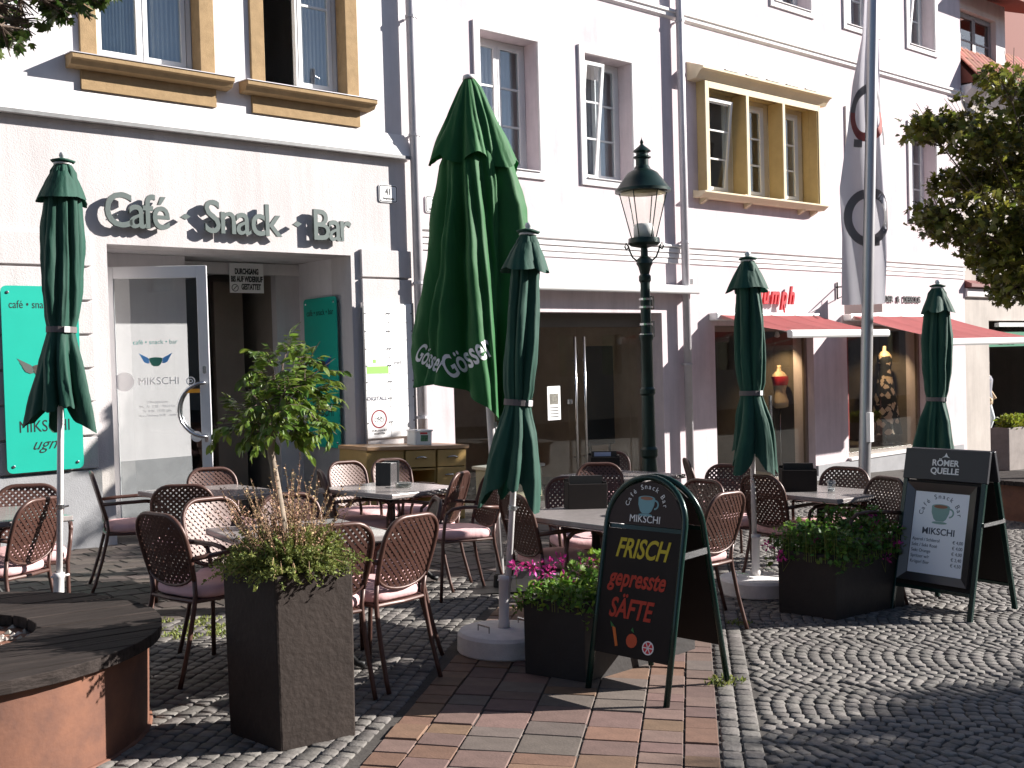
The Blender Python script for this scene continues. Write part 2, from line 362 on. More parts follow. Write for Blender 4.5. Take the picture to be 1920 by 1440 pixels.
# ================================================================== GROUND
Y0 = 10.25
mb = MB(); xs_ = [-120, -4, 26, 160]
for i in range(3):
    a, b = xs_[i], xs_[i+1]
    mb.add([(a, -90, gz(a)-.009), (b, -90, gz(b)-.009), (b, 60, gz(b)-.009), (a, 60, gz(a)-.009)], [(0, 1, 2, 3)])
ground = struct(mb.build('ground', M_ground))
EA = Vector((2.21, 3.673)); el_ = Vector((math.sin(math.radians(49.5)), math.cos(math.radians(49.5)))); ec_ = Vector((el_.y, -el_.x))
def lc(x, y):
    d = Vector((x, y))-EA; return d.dot(el_), d.dot(ec_)
def xy(l, c): p = EA+el_*l+ec_*c; return p.x, p.y
BANDW = 1.44; BAND_END = 3.3
def inview(x, y, mx=1100):
    px, py, d = proj((x, y, gz(x)))
    return d > .3 and -mx < px < 1920+mx and py < 1440+900
def stone_verts(w, d, h=.03, rnd=.22, top=.0):
    """rounded block, top at z=0"""
    prof = [(1.0, -h), (1.0, -.010), (1-rnd*.35, -.003), (1-rnd, top)] if rnd > .1 else [(1.0, -h), (1.0, -.006), (1-rnd*.5, -.0015), (1-rnd, top)]
    vs = []; k = 8
    for sc, z in prof:
        cx, cy = w/2*(sc if w < d else 1-(1-sc)*d/w), d/2*(1-(1-sc)*w/d if w < d else sc)
        r = min(cx, cy)*(.28 if rnd > .1 else .05)
        for sx, sy, o in ((1, 1, 0), (-1, 1, 1), (-1, -1, 0), (1, -1, 1)):
            a, b = (sx*cx, sy*(cy-r)), (sx*(cx-r), sy*cy)
            for q in ((a, b) if o == 0 else (b, a)): vs.append((q[0], q[1], z))
    fs = []
    for i in range(3):
        for j in range(k): fs.append((i*k+j, i*k+(j+1) % k, (i+1)*k+(j+1) % k, (i+1)*k+j))
    fs.append(tuple(range(3*k, 4*k)))
    return vs, fs
def stone_M(x, y, ang, dz=0, tilt=0):
    return Tr(x, y, gz(x)+dz) @ TILT @ Rz(ang) @ Rx(random.gauss(0, tilt)) @ Ry(random.gauss(0, tilt))
def lay(stones, limit, name, m, parent, dims, rnd, tilt, dzj):
    """stones: (x,y,angle,w,d). nearest in view -> own objects, the others one joined part"""
    stones = [s for s in stones if inview(s[0], s[1])]
    def key(s):
        px, py, d = proj((s[0], s[1], gz(s[0]))); return d + (0 if -20 < px < 1940 and py < 1460 else 50)
    stones.sort(key=key)
    var = []
    for i in range(10):
        vs, fs = stone_verts(1.0*dims[0], 1.0*dims[1], rnd=rnd)
        b = MB(); b.add([(x*(1+random.uniform(-.04, .04)), y*(1+random.uniform(-.04, .04)), z + (random.uniform(-.002, .002) if z > -.005 else 0)) for x, y, z in vs], fs)
        var.append(b.mesh(name, m, rnd > .1))
    for s in stones[:limit]:
        o = obj(name, random.choice(var), parent, stone_M(s[0], s[1], s[2], random.gauss(0, dzj), tilt) @ Matrix.Diagonal((s[3]/dims[0], s[4]/dims[1], 1, 1)))
    rest = stones[limit:]
    if rest:
        b = MB()
        for s in rest:
            vs, fs = stone_verts(s[3], s[4], rnd=rnd); fs = fs[8:]; b.add(vs, fs, stone_M(s[0], s[1], s[2], random.gauss(0, dzj), tilt))
        o = b.build(name+'_field', m, parent, rnd > .1); o['kind'] = 'stuff'
# setts -------------------------------------------------------------
SIDE_Y = 6.75
def is_side(x, y): return y > SIDE_Y and x < 8.2
setts = []; aec = math.atan2(ec_.y, ec_.x)
for r_ in range(2):                                   # straight border rows beside the paver band
    l = -1.5
    while l < 9:
        d = random.uniform(.085, .12); x, y = xy(l+d/2, BANDW+.05+.09*r_)
        setts.append((x, y, aec, .084, d-.006)); l += d
W_, R_ = 1.0, .72; s_ = .068                           # segmental arcs stacked along the cross direction
col = 0; l0 = -4.4
while l0 < 13:
    for k in range(-22, 190):
        amax = math.asin(W_/2/R_); a = -amax
        while a < amax-.03:
            da = random.uniform(.060, .080)/R_; am = a+da/2
            l = l0+W_/2+R_*math.sin(am); c = BANDW+.22+k*s_ - (R_*math.cos(am)-R_*math.cos(amax))
            a += da
            if c < BANDW+.20 or l > 13: continue
            x, y = xy(l, c)
            if y > 10.1 or y < -3 or is_side(x, y): continue
            setts.append((x, y, aec-am*-1 if False else aec+am, s_*math.cos(am)*.945, da*R_*.94))
    l0 += W_
row = 0; cc = -.06                                       # rows left of the band
while cc > -7:
    l = -2 + random.uniform(0, .1); d = random.uniform(.068, .085)
    while l < 9:
        wl = random.uniform(.065, .105); x, y = xy(l+wl/2, cc-d/2+.02*math.sin(l*2.1+cc)); l += wl
        if not is_side(x, y) and y < 10 and x > .4: setts.append((x, y, aec+PI/2*0, d*.94, wl*.94))
    cc -= d
l = BAND_END                                            # beyond the band's end
while l < 12:
    c = 0; d = random.uniform(.085, .1)
    while c < BANDW:
        wl = random.uniform(.085, .12); x, y = xy(l+d/2, c+wl/2); c += wl
        if not is_side(x, y) and y < 10.1: setts.append((x, y, aec, wl*.94, d*.94))
    l += d
lay(setts, 300, 'sett', M_sett, ground, (.065, .07), .12, .02, .002)
# paver band --------------------------------------------------------
cw = [.157, .193, .24, .267, .245, .188, .15]; c = 0
pav_me = {}
for ci, wd in enumerate(cw):
    l = -1.3+random.uniform(0, .1)
    while l < BAND_END:
        ln = random.choice((.13, .16, .16, .2)) if wd < .2 else random.choice((.13, .18, .2, .24))
        x, y = xy(l+ln/2, c+wd/2); l += ln
        if not inview(x, y, 150): continue
        mi = random.choices((0, 1, 2), ((5, 2, 1), (3, 3, 2), (1, 2, 4), (1, 3, 3), (2, 2, 3), (1, 5, 1), (2, 5, 1))[ci])[0]
        key = (wd, ln, mi)
        if key not in pav_me:
            vs, fs = stone_verts(wd-.008, ln-.008, rnd=.03); b = MB(); b.add(vs, fs); pav_me[key] = b.mesh('paver', M_pav[mi], False)
        obj('paver', pav_me[key], ground, stone_M(x, y, aec, random.gauss(0, .0025), .006))
    c += wd
# pavement of dark clinker slabs along the cafe -----------------------
mb = MB(); mb.add([(-6, SIDE_Y-.02, gz(-4)-.005), (-4, SIDE_Y-.02, gz(-4)-.005), (8.25, SIDE_Y-.02, gz(8.25)-.005), (8.25, Y0+.2, gz(8.25)-.005), (-4, Y0+.2, gz(-4)-.005), (-6, Y0+.2, gz(-4)-.005)], [(0, 1, 2, 3, 4, 5)])
pavement = struct(mb.build('pavement', M_ground))
slabs = []; y = SIDE_Y; r_ = 0
while y < Y0-.1:
    x = .4 + (.12 if r_ % 2 else 0)
    while x < 8.1: slabs.append((x+.12, y+.1, 0, .228, .186)); x += .24
    y += .198; r_ += 1
lay(slabs, 300, 'slab', M_slab, pavement, (.228, .186), .07, .006, .0015)
# moss and grass tufts in the joints
def tufts(name, pts, m, label, h=(.01, .04), n=40, spread=.1, par=None):
    b = MB()
    for (x, y) in pts:
        for _ in range(n):
            a = random.uniform(0, 2*PI); r = random.uniform(0, 1)**.7*spread; px_, py_ = x+r*math.cos(a), y+r*math.sin(a)
            leaf(b, (px_, py_, gz(px_)-.004), Vector((random.gauss(0, .5), random.gauss(0, .5), 1)), rvec(), random.uniform(*h), LEAF_SIMPLE)
    o = b.build(name, m, par); o['kind'] = 'stuff'; o['label'] = label; return o
mp = []
for px, py in ((300, 1165), (330, 1190), (345, 1180), (400, 1175), (412, 1190), (395, 1160), (290, 1180), (370, 1168), (408, 1183), (352, 1195)):
    p = GS(px, py); mp.append((p.x, p.y))
p = GS(1350, 1280); mp.append((p.x, p.y)); p = GS(1365, 1275); mp.append((p.x, p.y)); p = GS(1385, 1168); mp.append((p.x, p.y))
tufts('moss', mp, M_herb, 'low green moss and grass tufts in the paving joints', (.008, .03), 70, .085)
# ================================================================== BUILDINGS
def window(parent, x0, x1, z0, z1, y, bars=2, sashes=2, fr=.05, tilt=None, m=None, gl=None, d=.06, transom=None, opened=None):
    """wooden casement: outer frame (mesh 'window') > sash frames, panes"""
    m = m or M_white; gl = gl or M_glass
    b = MB(); b.box(x0, x0+fr, y, y+d, z0, z1); b.box(x1-fr, x1, y, y+d, z0, z1); b.box(x0+fr, x1-fr, y, y+d, z0, z0+fr); b.box(x0+fr, x1-fr, y, y+d, z1-fr, z1)
    iw = (x1-x0-2*fr)/sashes
    if sashes > 1:
        for k in range(1, sashes): b.box(x0+fr+iw*k-.018, x0+fr+iw*k+.018, y-.006, y+d+.002, z0+fr, z1-fr)
    wo = b.build('window', m, parent)
    for k in range(sashes):
        a0, a1 = x0+fr+iw*k+.012, x0+fr+iw*(k+1)-.012; c0, c1 = z0+fr+.004, z1-fr-.004; sf = .045
        T = Tr(0, 0, 0)
        if tilt == k: T = Tr(0, y+.02, c0) @ Rx(-math.radians(-7)) @ Tr(0, -y-.02, -c0)
        if opened == k: T = Tr(a0, y+.05, 0) @ Rz(math.radians(78)) @ Tr(-a0, -y-.02, 0)
        s = MB(); yy = y-.012
        s.box(a0, a0+sf, yy, yy+.05, c0, c1, T); s.box(a1-sf, a1, yy, yy+.05, c0, c1, T); s.box(a0+sf, a1-sf, yy, yy+.05, c0, c0+sf, T); s.box(a0+sf, a1-sf, yy, yy+.05, c1-sf, c1, T)
        zz = [c0+sf]
        hs = transom if transom else [(i+1)/(bars+1) for i in range(bars)]
        for h in hs:
            q = c0+sf+(c1-c0-2*sf)*h; s.box(a0+sf, a1-sf, yy+.01, yy+.042, q-.012, q+.012, T); zz += [q-.012, q+.012]
        zz.append(c1-sf); s.build('sash', m, wo)
        for i in range(0, len(zz), 2):
            p = MB(); p.box(a0+sf, a1-sf, yy+.022, yy+.028, zz[i], zz[i+1], T); p.build('pane', gl, wo)
    return wo
def curtain(parent, x0, x1, z0, z1, y, m=None, n=14):
    b = MB(); k = n*4
    vs = []; 
    for i in range(k+1):
        x = x0+(x1-x0)*i/k; yy = y+.03*math.sin(i*PI/2+.3*math.sin(i*.9))
        vs += [(x, yy, z0), (x, yy, z1)]
    b.add(vs, [(2*i, 2*i+2, 2*i+3, 2*i+1) for i in range(k)]); return b.build('curtain', m or M_curt, parent, True)
def shell(parent, x0, x1, z0, z1, y0, y1, m, name='rear_walls'):
    b = MB(); t = .3
    b.box(x0, x0+t, y0, y1, z0, z1); b.box(x1-t, x1, y0, y1, z0, z1); b.box(x0+t, x1-t, y1-t, y1, z0, z1); b.box(x0+t, x1-t, y0, y1-t, z1-.3, z1)
    return b.build(name, m, parent)
def gable(parent, x0, x1, z, y0, y1, h, m=None):
    b = MB(); ym = (y0+y1)/2
    b.xprof([(y0-.4, z), (y1+.4, z), (ym, z+h)], x0, x1); return b.build('roof', m or M_roof, parent)
# ---------------------------------------------------------------- cafe building (left)
cafe = thing('cafe_building', 'off-white cafe house at left with sandstone window surrounds and entrance passage', 'building')
EX0, EX1, EZ = 3.60, 6.285, 2.845
X1L = 7.13
W1 = (3.565, 4.60, 4.62, 6.30); W2 = (5.30, 6.30, 4.62, 6.30)
b = MB(); wall(b, -4, X1L, 3.97, 9.2, Y0, .42, [W1, W2, (-2, -.9, 4.62, 6.3), (.4, 1.5, 4.62, 6.3)]); b.build('wall', M_wallLu, cafe)
b = MB(); wall(b, -4, X1L, -.3, 3.97, Y0-.012, .43, [(EX0, EX1, -.4, EZ)]); b.build('ground_floor_wall', M_wallL, cafe)
shell(cafe, -4, X1L-.004, -.5, 9.2, Y0+.43, Y0+9, M_wallLu)
gable(cafe, -4.2, X1L+.05, 9.2, Y0, Y0+9, 4)
b = MB(); b.xprof([(Y0-.012, 4.26), (Y0-.09, 4.02), (Y0-.10, 4.0), (Y0-.10, 3.985), (Y0-.013, 3.975)], -4, X1L-.02); b.build('cornice', M_trim, cafe)
b = MB(); b.box(-4, X1L-.02, Y0-.112, Y0-.099, 3.968, 4.004); b.build('flashing', M_lead, cafe)
# rusticated pilasters: single blocks with recessed joints
def pil(x0, x1, zt, zb, n):
    h = (zt-zb)/n
    for i in range(n):
        q = MB(); q.box(x0, x1, Y0-.055, Y0-.010, zb+i*h+.011, zb+(i+1)*h-.011); q.build('stone_block', M_wallL, cafe, bevel=.006)
pil(-4, 3.44, 2.93, .72, 7); pil(6.40, X1L-.06, 2.93, .62, 7)
b = MB(); b.box(-4, 3.46, Y0-.075, Y0-.008, -.2, .715); b.box(6.39, X1L-.05, Y0-.075, Y0-.008, -.4, .615); b.build('plinth', M_plinth, cafe, bevel=.004)
# passage recess
RD = 1.18
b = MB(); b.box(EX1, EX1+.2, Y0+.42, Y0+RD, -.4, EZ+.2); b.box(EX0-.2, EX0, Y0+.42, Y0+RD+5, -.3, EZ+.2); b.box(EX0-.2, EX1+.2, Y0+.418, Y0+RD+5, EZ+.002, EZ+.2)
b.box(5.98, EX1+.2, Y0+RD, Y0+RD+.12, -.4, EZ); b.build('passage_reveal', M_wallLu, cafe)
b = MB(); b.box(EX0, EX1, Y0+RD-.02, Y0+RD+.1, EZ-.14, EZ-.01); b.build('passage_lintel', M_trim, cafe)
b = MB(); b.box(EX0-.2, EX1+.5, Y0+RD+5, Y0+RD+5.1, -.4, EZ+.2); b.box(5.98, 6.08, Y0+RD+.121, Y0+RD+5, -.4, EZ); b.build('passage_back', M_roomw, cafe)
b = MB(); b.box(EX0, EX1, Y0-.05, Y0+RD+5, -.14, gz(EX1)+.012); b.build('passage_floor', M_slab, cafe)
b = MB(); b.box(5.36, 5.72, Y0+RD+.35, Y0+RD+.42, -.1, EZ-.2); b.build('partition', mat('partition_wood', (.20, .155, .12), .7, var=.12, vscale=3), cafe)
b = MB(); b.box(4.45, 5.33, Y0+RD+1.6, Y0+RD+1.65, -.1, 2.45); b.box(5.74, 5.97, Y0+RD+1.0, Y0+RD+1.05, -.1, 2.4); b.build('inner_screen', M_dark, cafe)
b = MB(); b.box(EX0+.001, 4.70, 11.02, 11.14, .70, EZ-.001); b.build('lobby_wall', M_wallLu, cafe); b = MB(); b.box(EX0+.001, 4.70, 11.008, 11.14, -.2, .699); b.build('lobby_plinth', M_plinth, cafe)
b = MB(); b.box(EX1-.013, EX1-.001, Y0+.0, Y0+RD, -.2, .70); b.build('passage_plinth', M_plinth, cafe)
# windows of the cafe building
for (x0, x1, z0, z1) in (W1, W2, (-2, -.9, 4.62, 6.3), (.4, 1.5, 4.62, 6.3)):
    wo = window(cafe, x0+.01, x1-.01, z0+.01, z1-.01, Y0+.17, fr=.05, bars=1, transom=[.58], opened=0 if x0 == W2[0] else None)
    b = MB(); sw = .15
    b.box(x0-sw, x0+.006, Y0-.035, Y0+.165, z0-.05, z1+.15); b.box(x1-.006, x1+sw, Y0-.035, Y0+.165, z0-.05, z1+.15); b.box(x0+.006, x1-.006, Y0-.035, Y0+.165, z1-.006, z1+.15)
    b.build('stone_surround', M_stone, wo, bevel=.006)
    b = MB(); b.xprof([(Y0+.16, z0-.03), (Y0-.20, z0-.055), (Y0-.20, z0-.10), (Y0-.17, z0-.11), (Y0-.14, z0-.15), (Y0-.036, z0-.16), (Y0+.16, z0-.16)], x0-sw-.13, x1+sw+.13); b.build('sill', M_stone, wo, bevel=.004)
    b = MB(); b.xprof([(Y0+.16, z0-.022), (Y0-.21, z0-.048), (Y0-.21, z0-.056), (Y0+.16, z0-.029)], x0-sw-.14, x1+sw+.14); b.build('sill_flashing', M_zinc, wo)
    b = MB(); b.box(x0-sw, x1+sw, Y0-.036, Y0+.01, z0-.34, z0-.161); b.build('apron', M_stone, wo)
    if x0 != W2[0]: curtain(wo, x0+.05, x0+.05+(x1-x0)*.45, z0, z1, Y0+.36, mat('grey_curtain', (.30, .33, .33), .9, var=.15, vscale=4))
    curtain(wo, x1-.35, x1-.02, z0, z1, Y0+.38, M_curt, 7)
# ---------------------------------------------------------------- pink building (middle/right)
pink = thing('pink_building', 'pale pink plastered house with three shopfronts and ochre bay window', 'building')
XA, XB = X1L+.004, 20.12
SH1 = (7.67, 11.39, -.7, 2.24); SH2 = (12.55, 15.06, -.9, 2.06); SH3 = (16.03, 18.62, -.24, 2.06)
ups = [(8.2, 9.14), (9.97, 10.87)]
mids = [(8.2, 9.14, 4.03, 5.68), (9.97, 10.87, 4.03, 5.68), (16.2, 17.15, 4.03, 5.68), (18.2, 19.1, 4.03, 5.68)]
tops = [(8.2, 9.14, 7.18, 8.8), (9.97, 10.87, 7.18, 8.8), (12.0, 12.95, 7.18, 8.8), (14.17, 15.16, 7.18, 8.8), (16.2, 17.15, 7.18, 8.8), (18.22, 19.13, 7.18, 8.8)]
BAY = (12.30, 15.07, 4.03, 5.58)
b = MB(); wall(b, XA, XB, -1.2, 10.6, Y0, .4, [SH1, SH2, SH3, *mids, *tops, BAY]); b.build('wall', M_wallR, pink)
shell(pink, XA, XB-.004, -1.2, 10.6, Y0+.41, Y0+9, M_wallR); gable(pink, XA-.05, XB+.2, 10.6, Y0, Y0+9, 4.5)
for k in range(3):
    b = MB(); z = 2.985+k*.075; b.xprof([(Y0-.002, z-.035), (Y0-.018-.008*k, z-.028), (Y0-.018-.008*k, z+.028), (Y0-.002, z+.033)], XA+.08, XB-.02); b.build('moulding', M_trim, pink)
b = MB(); b.xprof([(Y0-.001, 3.23), (Y0-.05, 3.212), (Y0-.05, 3.19), (Y0-.001, 3.17)], XA+.08, XB-.02); b.build('cornice', M_trim, pink)
b = MB(); b.xprof([(Y0-.001, 6.60), (Y0-.07, 6.57), (Y0-.07, 6.53), (Y0-.045, 6.52), (Y0-.045, 6.47), (Y0-.001, 6.44)], XA+.08, XB-.02); b.build('cornice', M_trim, pink)
for i, (x0, x1, z0, z1) in enumerate(mids+tops):
    wo = window(pink, x0+.005, x1-.005, z0+.005, z1-.005, Y0+.24, bars=2, tilt=0 if i in (1, 9) else None)
    b = MB(); sw = .10
    for q in ((x0-sw, x0, z0-.10, z1+.1), (x1, x1+sw, z0-.10, z1+.1), (x0, x1, z1, z1+.1), (x0, x1, z0-.10, z0)): b.box(q[0], q[1], Y0-.03, Y0-.001, q[2], q[3])
    b.build('surround', M_trim, wo, bevel=.004)
    b = MB(); b.xprof([(Y0+.24, z0+.02), (Y0-.05, z0+.004), (Y0-.05, z0-.008), (Y0+.24, z0+.004)], x0-.02 if 0 else x0+.002, x1-.002); b.build('sill', M_trim, wo)
    curtain(wo, x0+.06, x1-.06, z0, z1, Y0+.42, mat('pale_net', (.62, .62, .66), .9), 12)
# ochre bay window
BX0, BX1, BY = 12.25, 15.12, Y0-.16; BZ0, BZ1 = 3.985, 5.62; BR = Y0+.115
bay = thing('bay_window', 'ochre bay with three narrow white windows and a sloping roof, pink house', 'bay window')
b = MB()
b.box(BX0, BX0+.07, BY, Y0-.002, BZ0, BZ1); b.box(BX1-.07, BX1, BY, Y0-.002, BZ0, BZ1)
b.box(BX0+.07, BX1-.07, BY, Y0-.002, BZ1-.05, BZ1); b.build('bay_box', M_bay, bay)
mw = (BX1-BX0-.14)/3
for k in (1, 2):
    b = MB(); xk = BX0+.07+mw*k; b.box(xk-.022, xk+.022, BY+.004, BR-.004, BZ0+.06, BZ1-.07); b.build('mullion_panel', M_bay, bay)
    b = MB(); b.box(xk-.03, xk+.03, BY-.016, BY+.003, BZ0+.03, BZ1-.10); b.build('mullion_edge', M_bayl, bay)
b = MB(); b.box(BX0-.004, BX0+.08, BY-.014, BY-.001, BZ0+.03, BZ1); b.box(BX1-.045, BX1+.004, BY-.014, BY-.001, BZ0+.03, BZ1); b.box(BX0+.08, BX1-.045, BY-.014, BY-.001, BZ1-.10, BZ1); b.build('front_frame', M_bayl, bay, bevel=.004)
b = MB(); b.xprof([(Y0-.002, BZ0-.06), (BY+.02, BZ0-.06), (BY-.07, BZ0), (BY-.07, BZ0+.025), (BY+.06, BZ0+.03), (Y0-.002, BZ0+.055)], BX0-.12, BX1+.12); b.build('sill', M_bayl, bay, bevel=.005)
b = MB(); b.xprof([(Y0-.002, BZ1+.002), (BY-.015, BZ1+.002), (BY-.05, BZ1+.05), (BY-.10, BZ1+.10), (BY-.15, BZ1+.12), (BY-.15, BZ1+.15), (Y0-.002, BZ1+.27)], BX0-.20, BX1+.16); b.build('roof', M_bayl, bay)
for k in range(5):
    b = MB(); x = BX0+.35+k*.5; b.box(x, x+.3, BY-.12, BY-.08, BZ1+.172, BZ1+.19); b.build('snow_guard', M_lead, bay)
for x in (BX0+.05, (BX0+BX1)/2-.35, BX1-.4, BX1-.05):
    b = MB(); b.xprof([(Y0-.002, BZ0-.061), (BY+.03, BZ0-.061), (BY+.05, BZ0-.09), (Y0-.05, BZ0-.12), (Y0-.002, BZ0-.14)], x-.03, x+.03); b.build('bracket', M_bayl, bay)
for k in range(3):
    a0 = BX0+.07+mw*k; window(bay, a0+.03, a0+mw-.14, BZ0+.07, BZ1-.13, BR, bars=2, sashes=1, tilt=0 if k == 0 else None)
for k in range(3):
    a0 = BX0+.07+mw*k; b = MB(); b.box(a0+mw-.138, a0+mw-.024, BR+.004, BR+.04, BZ0+.06, BZ1-.07); b.build('reveal_panel', M_bayl, bay)
b = MB(); b.box(BX0+.08, BX1-.08, BR+.01, BR+.03, BZ1-.128, BZ1-.06); b.build('head_panel', M_bayl, bay)
b = MB(); b.box(BX1-.069, BX1-.053, Y0+.001, BR+.05, BZ0+.05, BZ1-.05); b.build('side_lining', M_bay, bay)
b = MB(); b.box(BX0+.053, BX0+.069, Y0+.001, BR+.05, BZ0+.05, BZ1-.05); b.build('side_lining', M_bay, bay)
b = MB(); b.box(BX0+.07, BX1-.07, Y0+.001, BR+.05, BZ0+.046, BZ0+.058); b.build('sill_lining', M_bayl, bay)
b = MB(); b.box(BX0+.07, BX1-.07, Y0+.001, BR+.009, BZ1-.058, BZ1-.045); b.build('head_lining', M_bay, bay)
# drainpipes
def pipe(x, y, z0, z1, label, r=.055, brz=()):
    t = thing('drainpipe', label, 'drainpipe', Tr(x, y, z0)); b = MB(); b.tube([(0, 0, 0), (0, 0, (z1-z0)/2), (0, 0, z1-z0)], r, 14); b.build('pipe', M_zinc, t, True)
    for z in brz:
        q = MB(); ring(q, r+.001, r+.012, z-z0-.015, z-z0+.015, n=14); q.box(-.012, .012, r, .11, z-z0-.012, z-z0+.012); q.build('bracket', M_zinc, t)
pipe(7.12, Y0-.12, -.1, 9.4, 'grey drainpipe at the joint between cafe house and pink house', .058, (5.6, 4.25, 2.55, 1.0))
pipe(11.80, Y0-.11, -.3, 10.4, 'grey drainpipe between the lantern and the ochre bay', .058, (6.4, 3.25, 1.5))
# ---------------------------------------------------------------- shopfronts
def room(par, x0, x1, z0, z1, d, m, mf):
    b = MB(); y = Y0+.401
    b.box(x0-.15, x1+.15, y+d, y+d+.05, z0, z1+.15); b.box(x0-.2, x0-.15, y, y+d, z0, z1+.15); b.box(x1+.15, x1+.2, y, y+d, z0, z1+.15); b.box(x0-.15, x1+.15, y, y+d, z1+.1, z1+.15)
    b.build('shop_room', m, par); q = MB(); q.box(x0-.15, x1+.15, Y0+.05, y+d, z0-.05, z0); q.build('shop_floor', mf, par)
sf1 = thing('glass_shopfront', 'frameless dark glass shopfront with tall steel door handles', 'shopfront')
room(sf1, 7.67, 11.39, -.29, 2.24, 3.2, M_room, mat('shop_floor_a', (.12, .10, .08), .4))
yg = Y0+.25
for a, c_ in ((7.69, 8.78), (8.80, 9.93), (9.95, 10.96), (10.98, 11.30)):
    b = MB(); b.box(a, c_, yg, yg+.012, -.25, 2.04); b.build('glass_panel', M_shopg, sf1)
b = MB(); b.box(11.31, 11.385, yg-.03, yg+.06, -.3, 2.2); b.box(7.675, 11.31, yg-.02, yg+.05, 2.05, 2.235); b.build('frame', mat('bronze_frame', (.10, .085, .07), .4, .4), sf1, bevel=.003)
for x in (9.86, 10.03):
    b = MB(); b.tube([(x, yg-.06, .02), (x, yg-.06, 1.92)], .017, 10); b.tube([(x, yg-.06, .3), (x, yg, .3)], .01, 6); b.tube([(x, yg-.06, 1.6), (x, yg, 1.6)], .01, 6); b.build('door_handle', M_steel, sf1, True)
b = MB(); b.box(9.74, 9.83, yg-.02, yg-.004, 1.02, 1.08); b.build('lock', M_steel, sf1)
pn = thing('notice', 'small white notice taped inside the glass shop door', 'notice'); b = MB(); b.box(9.39, 9.62, yg-.008, yg-.003, .82, 1.27); b.build('sheet', M_plate, pn)
b = MB(); b.box(9.43, 9.58, yg-.011, yg-.0085, 1.03, 1.17); b.build('photo', mat('notice_photo', (.18, .17, .14), .6, var=.6, vscale=30), pn)
for k in range(4):
    b = MB(); b.box(9.43, 9.58, yg-.011, yg-.0085, .86+k*.04, .87+k*.04); b.build('text_line', M_black, pn)
bd = thing('shop_shelf', 'pale low counter seen through the dark glass shopfront', 'counter'); b = MB(); b.box(8.9, 9.7, Y0+.75, Y0+1.2, -.28, .16); b.build('counter_body', mat('pale_counter', (.45, .42, .30), .6), bd); b = MB(); b.box(8.86, 9.74, Y0+.72, Y0+1.23, .161, .20); b.build('counter_top', M_plate, bd)
bd = thing('display_panel', 'black display panel inside the glass shop beside the lantern', 'panel'); b = MB(); b.box(10.75, 11.3, Y0+.9, Y0+.95, .35, 1.8); b.build('panel_sheet', M_black, bd); b = MB(); b.box(10.8, 10.83, Y0+.92, Y0+.94, -.28, .35); b.box(11.2, 11.23, Y0+.92, Y0+.94, -.28, .35); b.build('panel_leg', M_black, bd)
def cassette(name, label, x0, x1, z, dep=.28):
    t = thing(name, label, 'awning'); b = MB(); b.xprof([(Y0-.03, z-.07), (Y0-dep, z-.085), (Y0-dep-.02, z-.06), (Y0-dep-.02, z-.02), (Y0-dep+.04, z+.03), (Y0-.03, z+.06)], x0, x1); b.build('case', M_awnw, t, bevel=.01)
    for x in (x0+.06, x1-.10):
        q = MB(); q.box(x, x+.08, Y0-.14, Y0-.001, z+.061, z+.14); q.box(x+.01, x+.05, Y0-.1, Y0-.001, z-.15, z-.071); q.build('bracket', M_steel, t)
    return t
cassette('rolled_awning', 'white rolled-up awning case above the glass shopfront', 7.72, 11.94, 2.585, .24)
# lingerie shop windows
def shopwin(label, x0, x1, z0, z1, zf, plinth=None):
    t = thing('shopfront', label, 'shopfront'); y = Y0+.16
    room(t, x0, x1, zf, z1, 1.8, mat('boutique_wall', (.19, .155, .125), .9, var=.3, vscale=1.2), mat('boutique_floor', (.30, .27, .24), .5, var=.2, vscale=6))
    b = MB(); f = .045
    b.box(x0+.003, x0+f, y-.03, y+.04, z0, z1-.003); b.box(x1-f, x1-.003, y-.03, y+.04, z0, z1-.003); b.box(x0+f, x1-f, y-.03, y+.04, z1-.09, z1-.003); b.box(x0+f, x1-f, y-.03, y+.04, z0, z0+.05); b.build('frame', mat('taupe_frame', (.21, .165, .135), .5), t)
    n = 3 if x1-x0 < 2.55 else 2; wd = (x1-x0-2*f)/n
    for k in range(n):
        q = MB(); q.box(x0+f+wd*k+.004, x0+f+wd*(k+1)-.004, y, y+.012, z0+.05, z1-.09); q.build('glass_panel', M_shopg, t)
    return t
s2 = shopwin('boutique window and door under the left red awning', 12.55, 15.06, -.42, 2.06, -.43)
s3 = shopwin('boutique display window under the right red awning', 16.03, 18.62, -.20, 2.06, -.16)
b = MB(); b.box(16.0, 18.66, Y0-.07, Y0+.19, -.245, -.20); b.build('sill', M_trim, s3, bevel=.006)
for q_ in ((15.062, 19.9, .05, -1.0, -.25), (11.4, 12.545, .03, -.9, -.33)):
    b = MB(); b.box(q_[0], q_[1], Y0-q_[2], Y0-.002, q_[3], q_[4]); b.build('plinth', M_plinth, pink)
b = MB(); b.box(12.55, 15.06, Y0-.35, Y0+.12, -.9, -.415); b.build('door_step', M_plinth, s2, bevel=.01)
b = MB(); b.box(14.0, 14.05, Y0+.10, Y0+.13, .05, .95); b.box(14.0, 14.05, Y0+.10, Y0+.159, .5, .55); b.build('door_handle', M_steel, s2)
